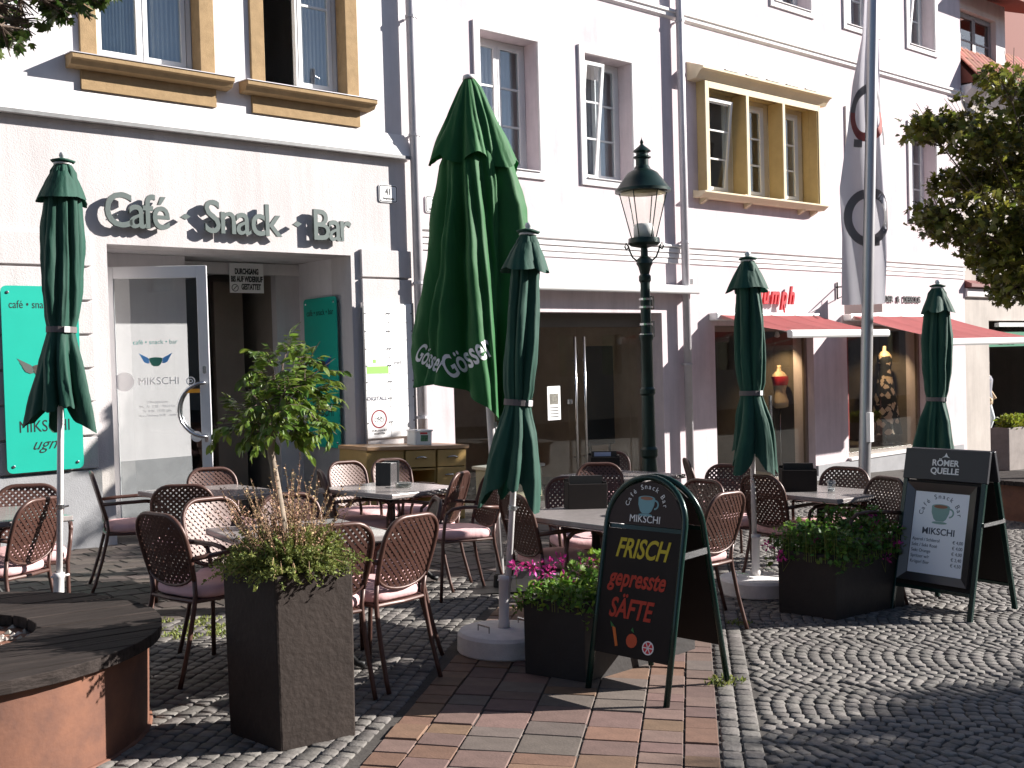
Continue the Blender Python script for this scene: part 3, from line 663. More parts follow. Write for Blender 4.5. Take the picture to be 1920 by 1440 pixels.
def awning(label, x0, x1, zw, yo, zo):
    t = thing('awning', label, 'awning')
    b = MB(); b.box(x0-.08, x1+.08, Y0-.16, Y0-.002, zw-.02, zw+.10); b.build('case', M_awnw, t, bevel=.02)
    b = MB(); nx, ny = 24, 8
    for j in range(ny+1):
        for i in range(nx+1):
            fx_, fy_ = i/nx, j/ny; sag = -.035*math.sin(PI*fy_)*(1+.25*math.sin(fx_*PI*3))-.006*abs(math.sin(fx_*PI*4))
            b.v.append(Vector((x0+(x1-x0)*fx_, Y0-.16+(yo+.05-Y0+.16)*fy_, zw+.06+(zo+.05-zw-.06)*fy_+sag)))
    for j in range(ny):
        for i in range(nx): k_ = j*(nx+1)+i; b.f.append((k_, k_+1, k_+nx+2, k_+nx+1))
    b.build('canopy', M_awn, t, True)
    for i in range(1, 4):
        q = MB(); P_ = []
        for j in range(ny+1): v = b.v[j*(nx+1)+i*6]; P_.append(v+Vector((0, 0, .004)))
        for v in P_: q.v += [v+Vector((-.008, 0, 0)), v+Vector((.008, 0, 0))]
        for j in range(ny): q.f.append((2*j, 2*j+1, 2*j+3, 2*j+2))
        q.build('seam', mat('awning_seam', (.26, .05, .05), .9), t)
    b = MB(); b.xprof([(yo+.06, zo-.04), (yo-.01, zo-.05), (yo-.03, zo-.02), (yo-.03, zo+.04), (yo, zo+.065), (yo+.06, zo+.06)], x0-.03, x1+.03); b.build('front_bar', M_awnw, t, bevel=.006)
    for x in (x0+.25, x1-.25):
        b = MB(); xm = (x0+x1)/2; mx_ = x+(.35 if x < xm else -.35); b.tube([(x, Y0-.1, zw+.0), (mx_, (Y0+yo)/2, (zw+zo)/2-.02), (x, yo+.05, zo)], .018, 6); b.build('folding_arm', M_awnw, t)
    return t
p = FY(1488, 627, 8.85); awning('red awning over the left boutique window, white front bar', 12.5, 14.95, 2.15, 8.85, p.z)
p = FY(1786, 642, 8.37); awning('red awning over the right boutique window, reaching past the frame', 16.0, 19.0, 2.15, 8.37, p.z)
# red script shop sign: separate letters
ts = thing('shop_sign', 'red script lettering mounted above the left boutique awning', 'sign')
x = 13.12
for ch, wd in (('T', .25), ('r', .15), ('i', .10), ('u', .2), ('m', .27), ('p', .2), ('h', .2)):
    text('letter', ch, .44 if ch in 'T' else .40, M_sred, ts, facM(x, Y0-.07, 2.40), ext=.02, shear=.35, bold=.008, align='LEFT', xs=.72); x += wd
b = MB(); b.tube([(13.3, Y0-.07, 2.70), (13.45, Y0-.07, 2.79), (13.62, Y0-.07, 2.77), (13.66, Y0-.07, 2.70)], .012, 6); b.tube([(14.16, Y0-.07, 2.45), (14.2, Y0-.07, 2.2)], .015, 6); b.build('flourish', M_sred, ts)
hs = thing('hanging_sign', 'small cream shop sign hanging from a wrought bracket by the flag', 'sign')
b = MB(); b.tube([(15.75, Y0, 2.70), (15.75, Y0-.9, 2.70)], .012, 6); b.tube([(15.75, Y0-.02, 2.78), (15.75, Y0-.02, 2.5)], .014, 6); b.tube([(15.75, Y0-.01, 2.5), (15.75, Y0-.5, 2.69)], .008, 6); b.tube([(15.75, Y0-.25, 2.70), (15.75, Y0-.25, 2.62)], .006, 5); b.tube([(15.75, Y0-.75, 2.70), (15.75, Y0-.75, 2.62)], .006, 5); b.build('bracket', M_iron, hs)
b = MB(); b.box(15.74, 15.76, Y0-.85, Y0-.15, 2.24, 2.62); b.build('board', mat('cream_board', (.62, .52, .48), .6), hs, bevel=.003)
obj('lettering', text_mesh('Triumph', .19, M_sred, ext=.001, shear=.4, xs=.8), hs, frame_M((15.738, Y0-.5, 2.38), (0, -1, 0), (0, 0, 1)))
wl = thing('wall_lettering', 'small black capital lettering on the wall right of the flag', 'sign')
x = 17.0
for wd_ in ('MIEDER', '&', 'DESSOUS'):
    me = text_mesh(wd_, .16, M_black, ext=.006, bold=.004, align='LEFT', xs=.9)
    obj('word', me, wl, facM(x, Y0-.02, 2.47)); x += max(v.co.x for v in me.vertices)+.12
# mannequins
def torso(label, x, y, z, sc=1, dress=None, top=None, legs=False, stand=True, rz=0, zb=None, group=None):
    t = thing('mannequin', label, 'mannequin', Tr(x, y, z) @ Rz(rz) @ Matrix.Scale(sc, 4))
    prof = [(.10, -.02, .0), (.155, .0, .02), (.165, .10, .02), (.125, .26, .0), (.145, .38, .01), (.165, .46, .02), (.17, .54, .0), (.115, .60, 0), (.05, .64, -.005), (.045, .70, .0), (.047, .73, .0), (.0, .735, 0)]
    def bd(pr, grow, name, m):
        q = MB(); n = 20; vs = []; fs = []
        for r, h, oy in pr:
            for j in range(n):
                a = 2*PI*j/n; vs.append((r*1.12*(1+grow)*math.cos(a), oy*-1+r*.72*(1+grow)*math.sin(a), h))
        for i in range(len(pr)-1):
            for j in range(n): fs.append((i*n+j, i*n+(j+1) % n, (i+1)*n+(j+1) % n, (i+1)*n+j))
        q.add(vs, fs); return q.build(name, m, t, True)
    bd(prof, 0, 'torso', M_skin)
    if top: bd([p for p in prof if .34 < p[1] < .56], .06, 'bra_top', top)
    if dress:
        q = MB(); n = 28; vs = []; fs = []; pr = [(.36, -1.0), (.30, -.6), (.24, -.2), (.17, .1), (.14, .26), (.16, .38), (.18, .47), (.17, .53)]
        for r, h in pr:
            for j in range(n):
                a = 2*PI*j/n; rr = r*(1+.10*math.sin(7*a)*max(0, -h)); vs.append((rr*1.1*math.cos(a), rr*.8*math.sin(a), h))
        for i in range(len(pr)-1):
            for j in range(n): fs.append((i*n+j, i*n+(j+1) % n, (i+1)*n+(j+1) % n, (i+1)*n+j))
        q.add(vs, fs); q.build('dress', dress, t, True)
    if stand:
        zb_ = (zb if zb is not None else -1.15); q = MB(); q.tube([(0, 0, 0), (0, 0, zb_+.02)], .013, 8); q.lathe([(.16, zb_), (.16, zb_+.012), (.02, zb_+.03)], 24); q.build('stand', M_steel, t, True)
    return t
def pattern():
    m = bpy.data.materials.new('patterned_dress'); m.use_nodes = True; bs = m.node_tree.nodes['Principled BSDF']; L = m.node_tree.links.new
    tc = nd(m, 'ShaderNodeTexCoord'); v = nd(m, 'ShaderNodeTexVoronoi'); v.inputs['Scale'].default_value = 7; v.distance = 'MANHATTAN'; L(tc.outputs['Object'], v.inputs[0])
    r = nd(m, 'ShaderNodeValToRGB'); r.color_ramp.interpolation = 'CONSTANT'; r.color_ramp.elements[0].color = (.62, .48, .38, 1); r.color_ramp.elements[1].position = .62; r.color_ramp.elements[1].color = (.02, .02, .02, 1)
    L(v.outputs['Distance'], r.inputs[0]); L(r.outputs[0], bs.inputs['Base Color']); bs.inputs['Roughness'].default_value = .8; return m
M_patt = pattern()
p = FY(1462, 740, Y0+.55); SPOT2 = (p.x, Y0+.55); torso('ivory mannequin bust wearing a red top behind the boutique glass', p.x, Y0+.55, .72, .95, top=M_sred, zb=-1.18, rz=.2)
p = FY(1660, 740, Y0+.6); SPOT1 = (p.x, Y0+.6); torso('mannequin in a black and cream patterned dress, left of the pair', p.x, Y0+.6, 1.0, .95, dress=M_patt, zb=-1.2, rz=.3)
p = FY(1686, 740, Y0+.75); torso('second mannequin in patterned dress, standing slightly behind', p.x, Y0+.85, 1.08, .95, dress=M_patt, zb=-1.28, rz=-.2)
pp = thing('poster_panel', 'red display panel with a pale oval inside the right boutique window', 'panel')
b = MB(); b.box(16.15, 16.85, Y0+.5, Y0+.53, .05, 1.98); b.build('panel_sheet', mat('deep_red', (.30, .012, .02), .6), pp)
b = MB(); ring(b, .30, .315, 0, .006, frame_M((16.5, Y0+.499, .78), (1, 0, 0), (0, 0, 1)), n=36, ry=1.35); b.build('oval_line', mat('pale_pink_line', (.6, .35, .35), .6), pp)
text('lettering', 'T', .25, mat('dull_red_print', (.5, .08, .09), .6), pp, facM(16.5, Y0+.495, .72), shear=.3)
b = MB(); b.box(16.16, 16.2, Y0+.5, Y0+.53, -.159, .05); b.box(16.8, 16.84, Y0+.5, Y0+.53, -.159, .05); b.build('panel_leg', M_iron, pp)
for (mx_, my_, lab_) in ((SPOT1[0], SPOT1[1], 'small warm shop spotlight above the patterned dresses'), (SPOT2[0], SPOT2[1], 'small warm shop spotlight above the bust with the red top')):
    tg = Vector((mx_, my_, 1.35)); sp_p = Vector((mx_-.35, Y0+.32, 1.9)); sp = thing('spotlight', lab_, 'lamp', Tr(*sp_p), 'boutique spotlights')
    q_ = (sp_p-tg).to_track_quat('Z', 'Y').to_matrix().to_4x4()
    b = MB(); b.lathe([(.045, 0), (.03, .07), (.012, .08)], 14, q_); b.tube([(0, 0, .05), (0, 0, .16)], .008, 6); b.build('housing', M_awnw, sp, True)
    b = MB(); b.lathe([(.038, .004), (0, .003)], 14, q_); b.build('bulb', MATS.get('warm_bulb') or emit('warm_bulb', (1, .72, .35), 14), sp)
    sl2 = bpy.data.lights.new('spot', 'SPOT'); sl2.energy = 26; sl2.color = (1, .72, .4); sl2.spot_size = 1.3; sl2.spot_blend = .6; sl2.shadow_soft_size = .03
    lo = bpy.data.objects.new('shop_spot_light', sl2); COL.objects.link(lo); lo.parent = sp; lo.matrix_local = q_ @ Tr(0, 0, -.02)
# house number plates
def numplate(label, x, z, n, y=Y0-.012, w_=.25, h_=.20):
    t = thing('house_number', label, 'number plate'); b = MB(); b.prism(rrect(w_, h_, .03), 0, .012, facM(x, y-.002, z)); b.build('plate', M_plate, t)
    b = MB(); M = facM(x, y-.0145, z)
    P_ = rrect(w_-.012, h_-.012, .026); Q_ = rrect(w_-.032, h_-.032, .02); k = len(P_)
    for i in range(k): b.prism([P_[i], P_[(i+1) % k], Q_[(i+1) % k], Q_[i]], 0, .001, M)
    b.build('border', M_black, t)
    text('number', n, .10, M_black, t, facM(x, y-.0155, z-.01), bold=.003, xs=.8); text('street_name', 'Hauptstraße', .03, M_black, t, facM(x, y-.0155, z-.065), bold=.001)
numplate('white enamel house number plate 41 beside the drainpipe', 6.80, 3.567, '41')
numplate('white house number plate half hidden by the big green parasol', 7.45, 3.49, '39', Y0)
# ---------------------------------------------------------------- third house, far right
h3 = thing('far_house', 'beige house with red tiled dormer roof at the far right', 'building')
YB = Y0+.02
b = MB(); wall(b, XB+.004, 34, -1.6, 6.55, YB, .4, [(21.12, 25.5, -1.5, 2.15), (27, 31, -1.5, 2.15), (22.3, 23.4, 3.9, 5.5), (25.2, 26.3, 3.9, 5.5)]); b.build('wall', M_wall3, h3)
shell(h3, XB+.02, 34, -1.6, 6.55, YB+.41, YB+9, M_wall3)
for x in (22.3, 25.2): window(h3, x+.01, x+1.09, 3.91, 5.49, YB+.2, bars=2)
b = MB(); b.xprof([(YB-.001, 2.94), (YB-.16, 2.86), (YB-.16, 2.80), (YB-.001, 2.78)], XB+.02, 34); b.build('shop_cornice', mat('dull_red_metal', (.17, .05, .045), .6), h3)
b = MB(); b.xprof([(YB-.001, 2.78), (YB-.07, 2.77), (YB-.07, 2.62), (YB-.001, 2.6)], XB+.02, 34); b.build('fascia', M_trim, h3)
b = MB(); b.xprof([(YB-.001, 6.40), (YB-.22, 6.62), (YB-.22, 6.72), (YB-.001, 6.74)], XB+.02, 34); b.build('cornice', M_trim, h3)
b = MB(); b.tube([(XB+.05, YB-.30, 6.76), (34, YB-.30, 6.76)], .07, 10); b.build('gutter', M_zinc, h3, True)
b = MB(); b.tube([(20.75, YB-.30, 6.72), (20.85, YB-.25, 6.5), (20.85, YB-.08, 6.3), (20.85, YB-.08, 3.0)], .045, 10); b.build('downpipe', M_zinc, h3, True)
# tiled roof: courses of single tiles on the visible slope
tvs = MB(); tvs.xprof([(-.11, 0), (-.11, .02), (-.05, .035), (.05, .035), (.11, .02), (.11, 0)], 0, .36); tile_me = tvs.mesh('tile', M_roof, False)
slope = math.radians(50)
rf = MB(); rf.xprof([(YB-.30, 6.75), (YB+3.5, 6.75+3.8*math.tan(slope)), (YB+7.3, 6.75), (YB+7.2, 6.70), (YB-.2, 6.70)], XB+.02, 34); rf_o = rf.build('roof', mat('roof_underlay', (.16, .05, .035), .9), h3)
for r_ in range(5):
    for k in range(24):
        M = Tr(XB+.16+k*.225, YB-.36, 6.765) @ Rx(slope) @ Tr(0, r_*.30, .012+.008) @ Rz(PI/2) 
        obj('tile', tile_me, rf_o, M)
# dormer
dm = MB(); dx0, dx1 = 20.28, 22.35
wall(dm, dx0, dx1, 6.95, 8.66, YB+.15, .2, [(20.47, 21.95, 7.22, 8.30)]); dm.box(dx0, dx0+.12, YB+.351, YB+3.2, 6.9, 8.6); dm.box(dx1-.12, dx1, YB+.351, YB+3.2, 6.9, 8.6); dm.build('dormer', M_trim, h3)
window(h3, 20.48, 21.94, 7.23, 8.29, YB+.26, bars=1, sashes=2, m=mat('grey_window_paint', (.25, .24, .25), .5))
b = MB(); b.xprof([(YB-.55, 8.46), (YB-.55, 8.56), (YB+3.4, 10.2), (YB+3.4, 10.0)], dx0-.1, dx1+1.2); b.build('dormer_roof', M_roof, h3)
# shop in the third house
sg = thing('green_shop_sign', 'green shop fascia with white capital letters at the right edge', 'sign')
b = MB(); b.box(21.15, 25.4, YB+.02, YB+.08, 1.62, 1.93); b.build('panel', mat('sign_green', (.01, .16, .08), .5), sg)
x = 21.6
for ch in 'ZIEL':
    me = text_mesh(ch, .27, M_wprint, ext=.008, bold=.008, align='LEFT'); obj('letter', me, sg, facM(x, YB+.01, 1.68)); x += max(v.co.x for v in me.vertices)+.05
b = MB(); b.box(21.35, 25.3, YB-.10, YB+.0, 2.02, 2.10); tag(b.build('awning_case', M_awnw, None, bevel=.01), 'white rolled awning case over the dark far shop', 'awning')
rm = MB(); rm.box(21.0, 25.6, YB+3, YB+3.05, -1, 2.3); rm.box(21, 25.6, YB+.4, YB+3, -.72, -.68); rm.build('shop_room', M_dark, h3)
t = torso('mannequin in grey top and white trousers in the far shop doorway', 21.45, YB+.25, .45, 1.0, top=None, stand=False, rz=.3)
q = MB(); q.tube([(-.1, 0, .05), (-.12, .02, -.3), (-.15, .05, -.62), (-.15, .03, -1.0)], [.085, .075, .055, .04], 12); q.tube([(.1, 0, .05), (.14, -.08, -.28), (.16, .02, -.62), (.16, .05, -1.0)], [.085, .075, .055, .04], 12); q.build('trousers', mat('pale_trousers', (.55, .58, .60), .8), t, True)
q = MB(); q.tube([(-.16, 0, .52), (-.22, -.02, .25), (-.12, -.12, .08)], [.045, .035, .03], 10); q.tube([(.16, 0, .52), (.24, -.04, .28), (.3, -.14, .1)], [.045, .035, .03], 10); q.build('arms', M_skin, t, True)
q = MB(); q.lathe([(.13, .02), (.175, .1), (.15, .26), (.17, .4), (.185, .5), (.14, .58), (.07, .6)], 20, Matrix.Diagonal((1.08, .78, 1, 1))); q.build('grey_top', mat('grey_jersey', (.22, .22, .25), .9), t, True)
q = MB(); q.lathe([(0, .72), (.06, .75), (.085, .84), (.075, .93), (0, .97)], 16); q.build('head', M_skin, t, True)
numplate('small house number plate on the beige house right of the pink house', 20.62, 3.18, '35', YB, .22, .22)
# ---------------------------------------------------------------- houses across the street (behind the camera, seen in the panes)
for i, (x0, x1, hh, c_) in enumerate(((40.01, 56, 7.6, (.5, .45, .42)), (56.01, 75, 7.4, (.34, .30, .22)), (-22, -6, 7.5, (.52, .48, .43)), (-5.99, 9, 7.8, (.50, .44, .36)), (9.01, 24, 7.5, (.52, .48, .46)), (24.01, 40, 7.3, (.55, .47, .36)))):
    m = mat('street_render_%d' % i, c_, .95, var=.1, vscale=.7)
    t = thing('opposite_house', ('far red-grey', 'far olive', 'ochre-grey', 'olive-brown', 'grey', 'yellowish')[i]+' rendered house across the street, seen only as a reflection', 'building')
    wins = [(x, x+1.1, z, z+1.6) for x in [x0+1.2+k*2.3 for k in range(int((x1-x0-1)/2.3))] for z in (.9, 4.2, 6.6) if z+1.7 < hh]
    b = MB(); wall(b, x0, x1, -1.6, hh, 0, .3, wins, Tr(0, -9, 0) @ Matrix.Diagonal((1, -1, 1, 1))); b.build('wall', m, t)
    b = MB(); b.box(x0, x1, -18, -9.32, -1.5, hh); b.build('body', M_dark, t); b = MB(); b.xprof([(-18.3, hh), (-8.6, hh), (-13.5, hh+2.0)], x0, x1); b.build('roof', M_roof, t)
    for q in wins:
        b = MB(); b.box(q[0], q[1], -9.2, -9.19, q[2], q[3]); b.build('window', M_glass, t)
# ================================================================== CAFE FRONT FITTINGS
# big letters, each on its own stand-offs
cs = thing('cafe_sign', 'grey-green raised letters Café - Snack - Bar above the entrance', 'sign')
def word(txt, x, z, size, tgt):
    mes = []
    for ch in txt:
        me = text_mesh(ch, size, M_letter, ext=.02, bold=.004, align='LEFT', xs=.86); xs0 = [v.co.x for v in me.vertices]; mes.append((me, min(xs0), max(xs0)))
    tot = sum(b-a for _, a, b in mes); gap = (tgt-tot)/max(1, len(mes)-1)
    for me, a, b in mes:
        o = obj('letter', me, cs, facM(x-a, Y0-.085, z)); 
        q = MB(); q.tube([((a+b)/2, size*.25, -.02), ((a+b)/2, size*.25, -.073)], .006, 5); q.build('stand_off', M_lead, o)
        x += (b-a)+gap
    return x
YS = Y0-.085
xa = FY(197, 425, YS).x; xb = FY(318, 430, YS).x; word('Café', xa, 3.005, .47, xb-xa)
xa = FY(384, 435, YS).x; xb = FY(528, 440, YS).x; word('Snack', xa, 3.0, .47, xb-xa)
xa = FY(588, 445, YS).x; xb = FY(658, 447, YS).x; word('Bar', xa, 2.99, .47, xb-xa)
for px in (347, 556):
    x = FY(px, 408, YS).x; b = MB(); b.prism([(-.05, -.005), (0, -.03), (.05, .005), (0, .03)], -.02, .02, facM(x, YS, 3.14)); b.build('dash', M_letter, cs)
# logo helpers: winged cup
def winged_cup(par, M, s, mcup, mwing, mcof=None):
    b = MB(); b.prism([(-.5*s, .18*s), (.5*s, .18*s), (.46*s, -.05*s), (.32*s, -.3*s), (.18*s, -.4*s), (-.18*s, -.4*s), (-.32*s, -.3*s), (-.46*s, -.05*s)], 0, .002, M); b.prism(disc_poly(.5*s, 24, rx=1, ry=.22, cy=.18*s), .0021, .003, M); b.build('cup_print', mcup, par)
    for sg_ in (-1, 1):
        b = MB()
        for k in range(3):
            P_ = [(.42*s, (.12-.13*k)*s), (.62*s, (.28-.12*k)*s), ((1.25-.12*k)*s, (.62-.22*k)*s), ((1.05-.1*k)*s, (.32-.2*k)*s), (.62*s, (.06-.12*k)*s)]
            P_ = [(sg_*x, y) for x, y in P_]; b.prism(P_ if sg_ > 0 else P_[::-1], .0005+.001*k, .0012+.001*k, M)
        b.build('wing_print', mwing, par)
def teal_panel(label, M, w_, h_, wing):
    t = thing('wall_panel', label, 'sign'); b = MB(); b.prism(rrect(w_, h_, .05), 0, .012, M); b.build('panel', M_teal, t)
    for sx in (-1, 1):
        for sy in (-1, 1):
            q = MB(); q.lathe([(.014, -.05), (.014, .018), (.008, .022)], 10, M @ Tr(sx*(w_/2-.055), sy*(h_/2-.06), 0)); q.build('stand_off', M_steel, t)
    text('lettering', 'café • snack • bar', .10, M_black, t, M @ Tr(0, h_/2-.20, .0125), xs=w_/.85)
    winged_cup(t, M @ Tr(0, .08, .0125), .21*w_/.8, mat('cup_brown', (.06, .05, .04), .5), wing)
    text('lettering', 'MIKSCHI', .15, M_black, t, M @ Tr(0, -h_/2+.36, .0125), xs=w_/.85); text('script', 'ugni', .15, M_black, t, M @ Tr(.0, -h_/2+.20, .0125), shear=.5)
    return t
p0 = FY(2, 535, Y0-.11); p1 = FY(155, 877, Y0-.11)
teal_panel('turquoise cafe panel on the sunlit wall behind the left parasol', frame_M(((p0.x+p1.x)/2, Y0-.11, (p0.z+p1.z)/2), (1, 0, 0), (0, 0, 1)), p1.x-p0.x+.02, p0.z-p1.z, mat('wing_grey', (.09, .10, .09), .5))
# panel on the shaded reveal (faces -X)
teal_panel('shaded turquoise cafe panel on the passage reveal behind the small tree', frame_M((EX1-.05, Y0+.60, 1.55), (0, -1, 0), (0, 0, 1)), .74, 1.72, mat('wing_blue', (.03, .10, .35), .5))
# glazed door leaf, open outwards
hx, hy = 3.72, 10.72; fx, fy = 4.57, 10.19
dl = Vector((fx-hx, fy-hy)).length; DM = frame_M((hx, hy, gz(hx)+.03), (fx-hx, fy-hy, 0), (0, 0, 1)); DH = 2.665-.0
gd = thing('glass_door', 'open glazed entrance door with white frame and curved steel handle', 'door')
b = MB(); fr = .10
for q in ((0, fr, 0, DH), (dl-fr, dl, 0, DH), (fr, dl-fr, 0, .13), (fr, dl-fr, DH-.12, DH)): b.box(q[0], q[1], q[2], q[3], -.025, .025, DM)
b.build('door_frame', M_door, gd, bevel=.004)
b = MB(); b.box(fr, dl-fr, .13, DH-.12, -.005, .005, DM); b.build('pane', glass('door_glass', (.80, .82, .82), 1.6), gd)
for zz in (.95, 1.50):
    pass
hb = MB(); hz = 1.22; n = 14
pts = [(dl-.05, hz-.27, .03), (dl-.05, hz-.27, .075)] + [(dl-.05-.26*math.sin(PI*i/n), hz-.27*math.cos(PI*i/n), .075) for i in range(1, n)] + [(dl-.05, hz+.27, .075), (dl-.05, hz+.27, .03)]
hb.tube(pts, .017, 10, DM); hb.tube([(x, y, -z) for x, y, z in pts], .017, 10, DM); hb.build('handle', M_steel, gd, True)
for zz in (.93, 1.62):
    q = MB(); q.prism(rrect(.035, .075, .012), .0255, .031, DM @ Tr(dl-.05, zz, 0)); q.build('lock', M_steel, gd)
cx_ = dl/2-.02
q = MB(); q.prism(disc_poly(.095, 28), .0055, .0062, DM @ Tr(.17, 1.52, 0)); q.build('round_sticker', M_wprint, gd)
winged_cup(gd, DM @ Tr(cx_, 1.72, .0055), .13, mat('cup_teal_print', (.02, .16, .12), .5), mat('wing_sky_print', (.07, .27, .62), .5))
M_tealp = mat('teal_print', (.03, .38, .34), .5)
text('lettering', 'café • snack • bar', .062, M_tealp, gd, DM @ Tr(cx_, 1.89, .0057)); text('lettering', 'MIKSCHI', .105, M_wprint, gd, DM @ Tr(cx_+.02, 1.485, .0057))
for i, s in enumerate(('Öffnungszeiten', 'Mo - Fr  7.30 - 19.00 Uhr', 'Sa  8.00 - 17.00 Uhr', 'So u. Feiertag 9.00 - 18.00')): text('opening_hours', s, .034, M_wprint, gd, DM @ Tr(cx_, 1.30-.045*i, .0057))
q = MB(); ring(q, .034, .045, .0055, .0062, DM @ Tr(dl-.19, 1.51, 0), 20); ring(q, .012, .022, .0055, .0062, DM @ Tr(dl-.19, 1.51, 0), 14); q.build('round_sticker', M_wprint, gd)
q = MB(); q.box(dl-.24, dl-.105, 1.39, 1.43, .0055, .0062, DM); q.build('orange_sticker', mat('orange_print', (.75, .35, .03), .5), gd)
q = MB(); q.prism(disc_poly(.055, 20), .0055, .0062, DM @ Tr(dl-.15, .95, 0)); q.build('round_sticker', M_wprint, gd)
# passage notice
pg = thing('passage_notice', 'white notice DURCHGANG BIS AUF WIDERRUF GESTATTET hanging in the passage', 'sign')
p0 = FY(430, 497, Y0+RD-.06); p1 = FY(495, 550, Y0+RD-.06); xm, zm = (p0.x+p1.x)/2, (p0.z+p1.z)/2
b = MB(); b.box(p0.x, p1.x, Y0+RD-.06, Y0+RD-.05, p1.z, p0.z+.03); b.build('board', M_plate, pg)
for i, s in enumerate(('DURCHGANG', 'BIS AUF WIDERRUF', 'GESTATTET')): text('lettering', s, .088, M_black, pg, facM(xm+(.05 if i == 2 else 0), Y0+RD-.062, zm+.06-.088*i), xs=.52, bold=.004)
b = MB(); ring(b, .035, .042, 0, .001, facM(p0.x+.06, Y0+RD-.063, zm-.10), 20); b.box(-.03, .03, -.004, .004, 0, .001, facM(p0.x+.06, Y0+RD-.063, zm-.10) @ Rz(.8)); b.build('symbol', M_black, pg)
# firm plates board on the right pilaster
ib = thing('plate_board', 'board of white company plates on the pilaster right of the entrance', 'sign board')
IX0, IX1 = 6.385, 7.035; yb_ = Y0-.075; zt = 2.30
b = MB(); b.box(IX0, IX1, yb_-.002, Y0-.056, .79, zt+.01); b.build('backing', M_plate, ib)
b = MB(); b.box(IX0-.02, IX0, yb_-.02, Y0-.056, .72, zt+.02); b.box(IX1, IX1+.02, yb_-.02, Y0-.056, .72, zt+.02); b.build('rail', M_steel, ib)
cols = ((IX0+.005, IX0+.318), (IX0+.326, IX1-.005)); rows = [(2.30, 2.10), (2.10, 1.90), (1.90, 1.705), (1.705, 1.52), (1.52, 1.34), (1.34, 1.145), (1.145, .80)]
for ri, (a, c_) in enumerate(rows):
    for ci, (x0, x1) in enumerate(cols):
        if ri == 6: c_ = .80 if ci == 0 else .80
        q = MB(); q.box(x0, x1, yb_-.012, yb_-.004, c_, a-.005); o = q.build('plate', M_plate, ib)
        for sx in (x0+.012, x1-.012):
            s_1 = MB(); s_1.lathe([(.008, -.02), (.008, .008), (.004, .011)], 8, facM(sx, yb_-.012, (a+c_)/2)); s_1.build('stand_off', M_steel, o)
        M = facM((x0+x1)/2, yb_-.0125, (a+c_)/2)
        if (ri, ci) == (5, 0): text('lettering', 'DIGITALL', .062, mat('navy_print', (.02, .02, .06), .5), o, M @ Tr(-.02, -.02, 0), bold=.001)
        elif (ri, ci) == (3, 1): text('lettering', 'ewt', .07, mat('grey_print', (.2, .2, .22), .5), o, M @ Tr(-.05, .01, 0))
        elif (ri, ci) == (3, 0):
            s_1 = MB(); s_1.box(x0+.012, x1-.012, yb_-.0135, yb_-.0125, c_+.005, c_+.085); s_1.build('green_band', mat('lime_print', (.28, .55, .12), .5), o)
            s_1 = MB(); s_1.box(-.06, -.02, .03, .07, 0, .001, M); s_1.build('green_mark', mat('lime_print', (.28, .55, .12), .5), o)
        elif (ri, ci) == (6, 0):
            s_1 = MB(); ring(s_1, .088, .105, 0, .0015, M @ Tr(0, .04, 0), 32); s_1.build('red_ring', mat('dark_red_print', (.22, .02, .03), .5), o)
            s_1 = MB(); MM = M @ Tr(0, .03, 0)
            for sx in (-.035, .035): ring(s_1, .020, .025, 0, .0012, MM @ Tr(sx, 0, 0), 16)
            for p_, r_1 in (((-.035, 0), (-.01, .035)), ((-.01, .035), (.03, .035)), ((.03, .035), (.035, 0)), ((-.01, .035), (0, 0)), ((0, 0), (.03, .035))):
                d_ = Vector((r_1[0]-p_[0], r_1[1]-p_[1])); s_1.box(0, d_.length, -.002, .002, 0, .0012, MM @ Tr(p_[0], p_[1], 0) @ Rz(math.atan2(d_.y, d_.x)))
            s_1.build('bicycle_print', M_black, o)
            text('lettering', 'DURCHFAHRT', .03, M_black, o, M @ Tr(0, -.10, 0)); text('lettering', 'VERBOTEN', .03, M_black, o, M @ Tr(0, -.135, 0))
        else:
            for k in range(2):
                s_1 = MB(); hw = random.uniform(.03, .07); s_1.box(-hw, hw, .012-k*.03, .018-k*.03, 0, .001, M); s_1.build('text_line', mat('faint_grey_print', (.5, .5, .52), .5), o)
# counter cabinet and tub
CM = Tr(5.98, 9.62, gz(6.6)) @ Ry(math.radians(3.2)) @ Rz(math.radians(2))
cb = thing('sideboard', 'ochre outdoor sideboard with drawers below the plate board', 'cabinet', CM)
CL, CD, CH = 1.36, .52, .88
b = MB(); b.box(0, CL, 0, CD, 0, .06); b.box(0, .02, 0, CD, .06, CH-.03); b.box(CL-.02, CL, 0, CD, .06, CH-.03); b.box(.02, CL-.02, CD-.02, CD, .06, CH-.03); b.box(.48, .50, .01, CD-.02, .06, CH-.03); b.box(.92, .94, .01, CD-.02, .06, CH-.03); b.box(.50, CL-.02, .01, CD-.02, .62, .64); b.box(.02, .48, 0, .018, .06, CH-.03); b.build('carcass', M_cab, cb)
b = MB(); b.box(-.02, CL+.02, -.03, CD+.005, CH-.03, CH+.01); b.build('worktop', M_ctop, cb, bevel=.006)
for x0 in (.505, .945):
    x1 = x0+.405; b = MB(); b.box(x0, x1, -.012, .008, .655, CH-.04); o = b.build('drawer', M_cab, cb, bevel=.003)
    b = MB(); xm = (x0+x1)/2; b.tube([(xm-.07, -.012, .75), (xm-.06, -.04, .765), (xm, -.045, .77), (xm+.06, -.04, .76), (xm+.07, -.012, .75)], .008, 6); b.build('handle', M_steel, o, True)
b = MB(); b.box(.945, 1.35, -.012, .008, .07, .645); o = b.build('cupboard_door', M_cab, cb, bevel=.003); b = MB(); b.tube([(1.05, -.012, .56), (1.08, -.035, .565), (1.15, -.035, .565), (1.18, -.012, .56)], .007, 6); b.build('handle', M_steel, o, True)
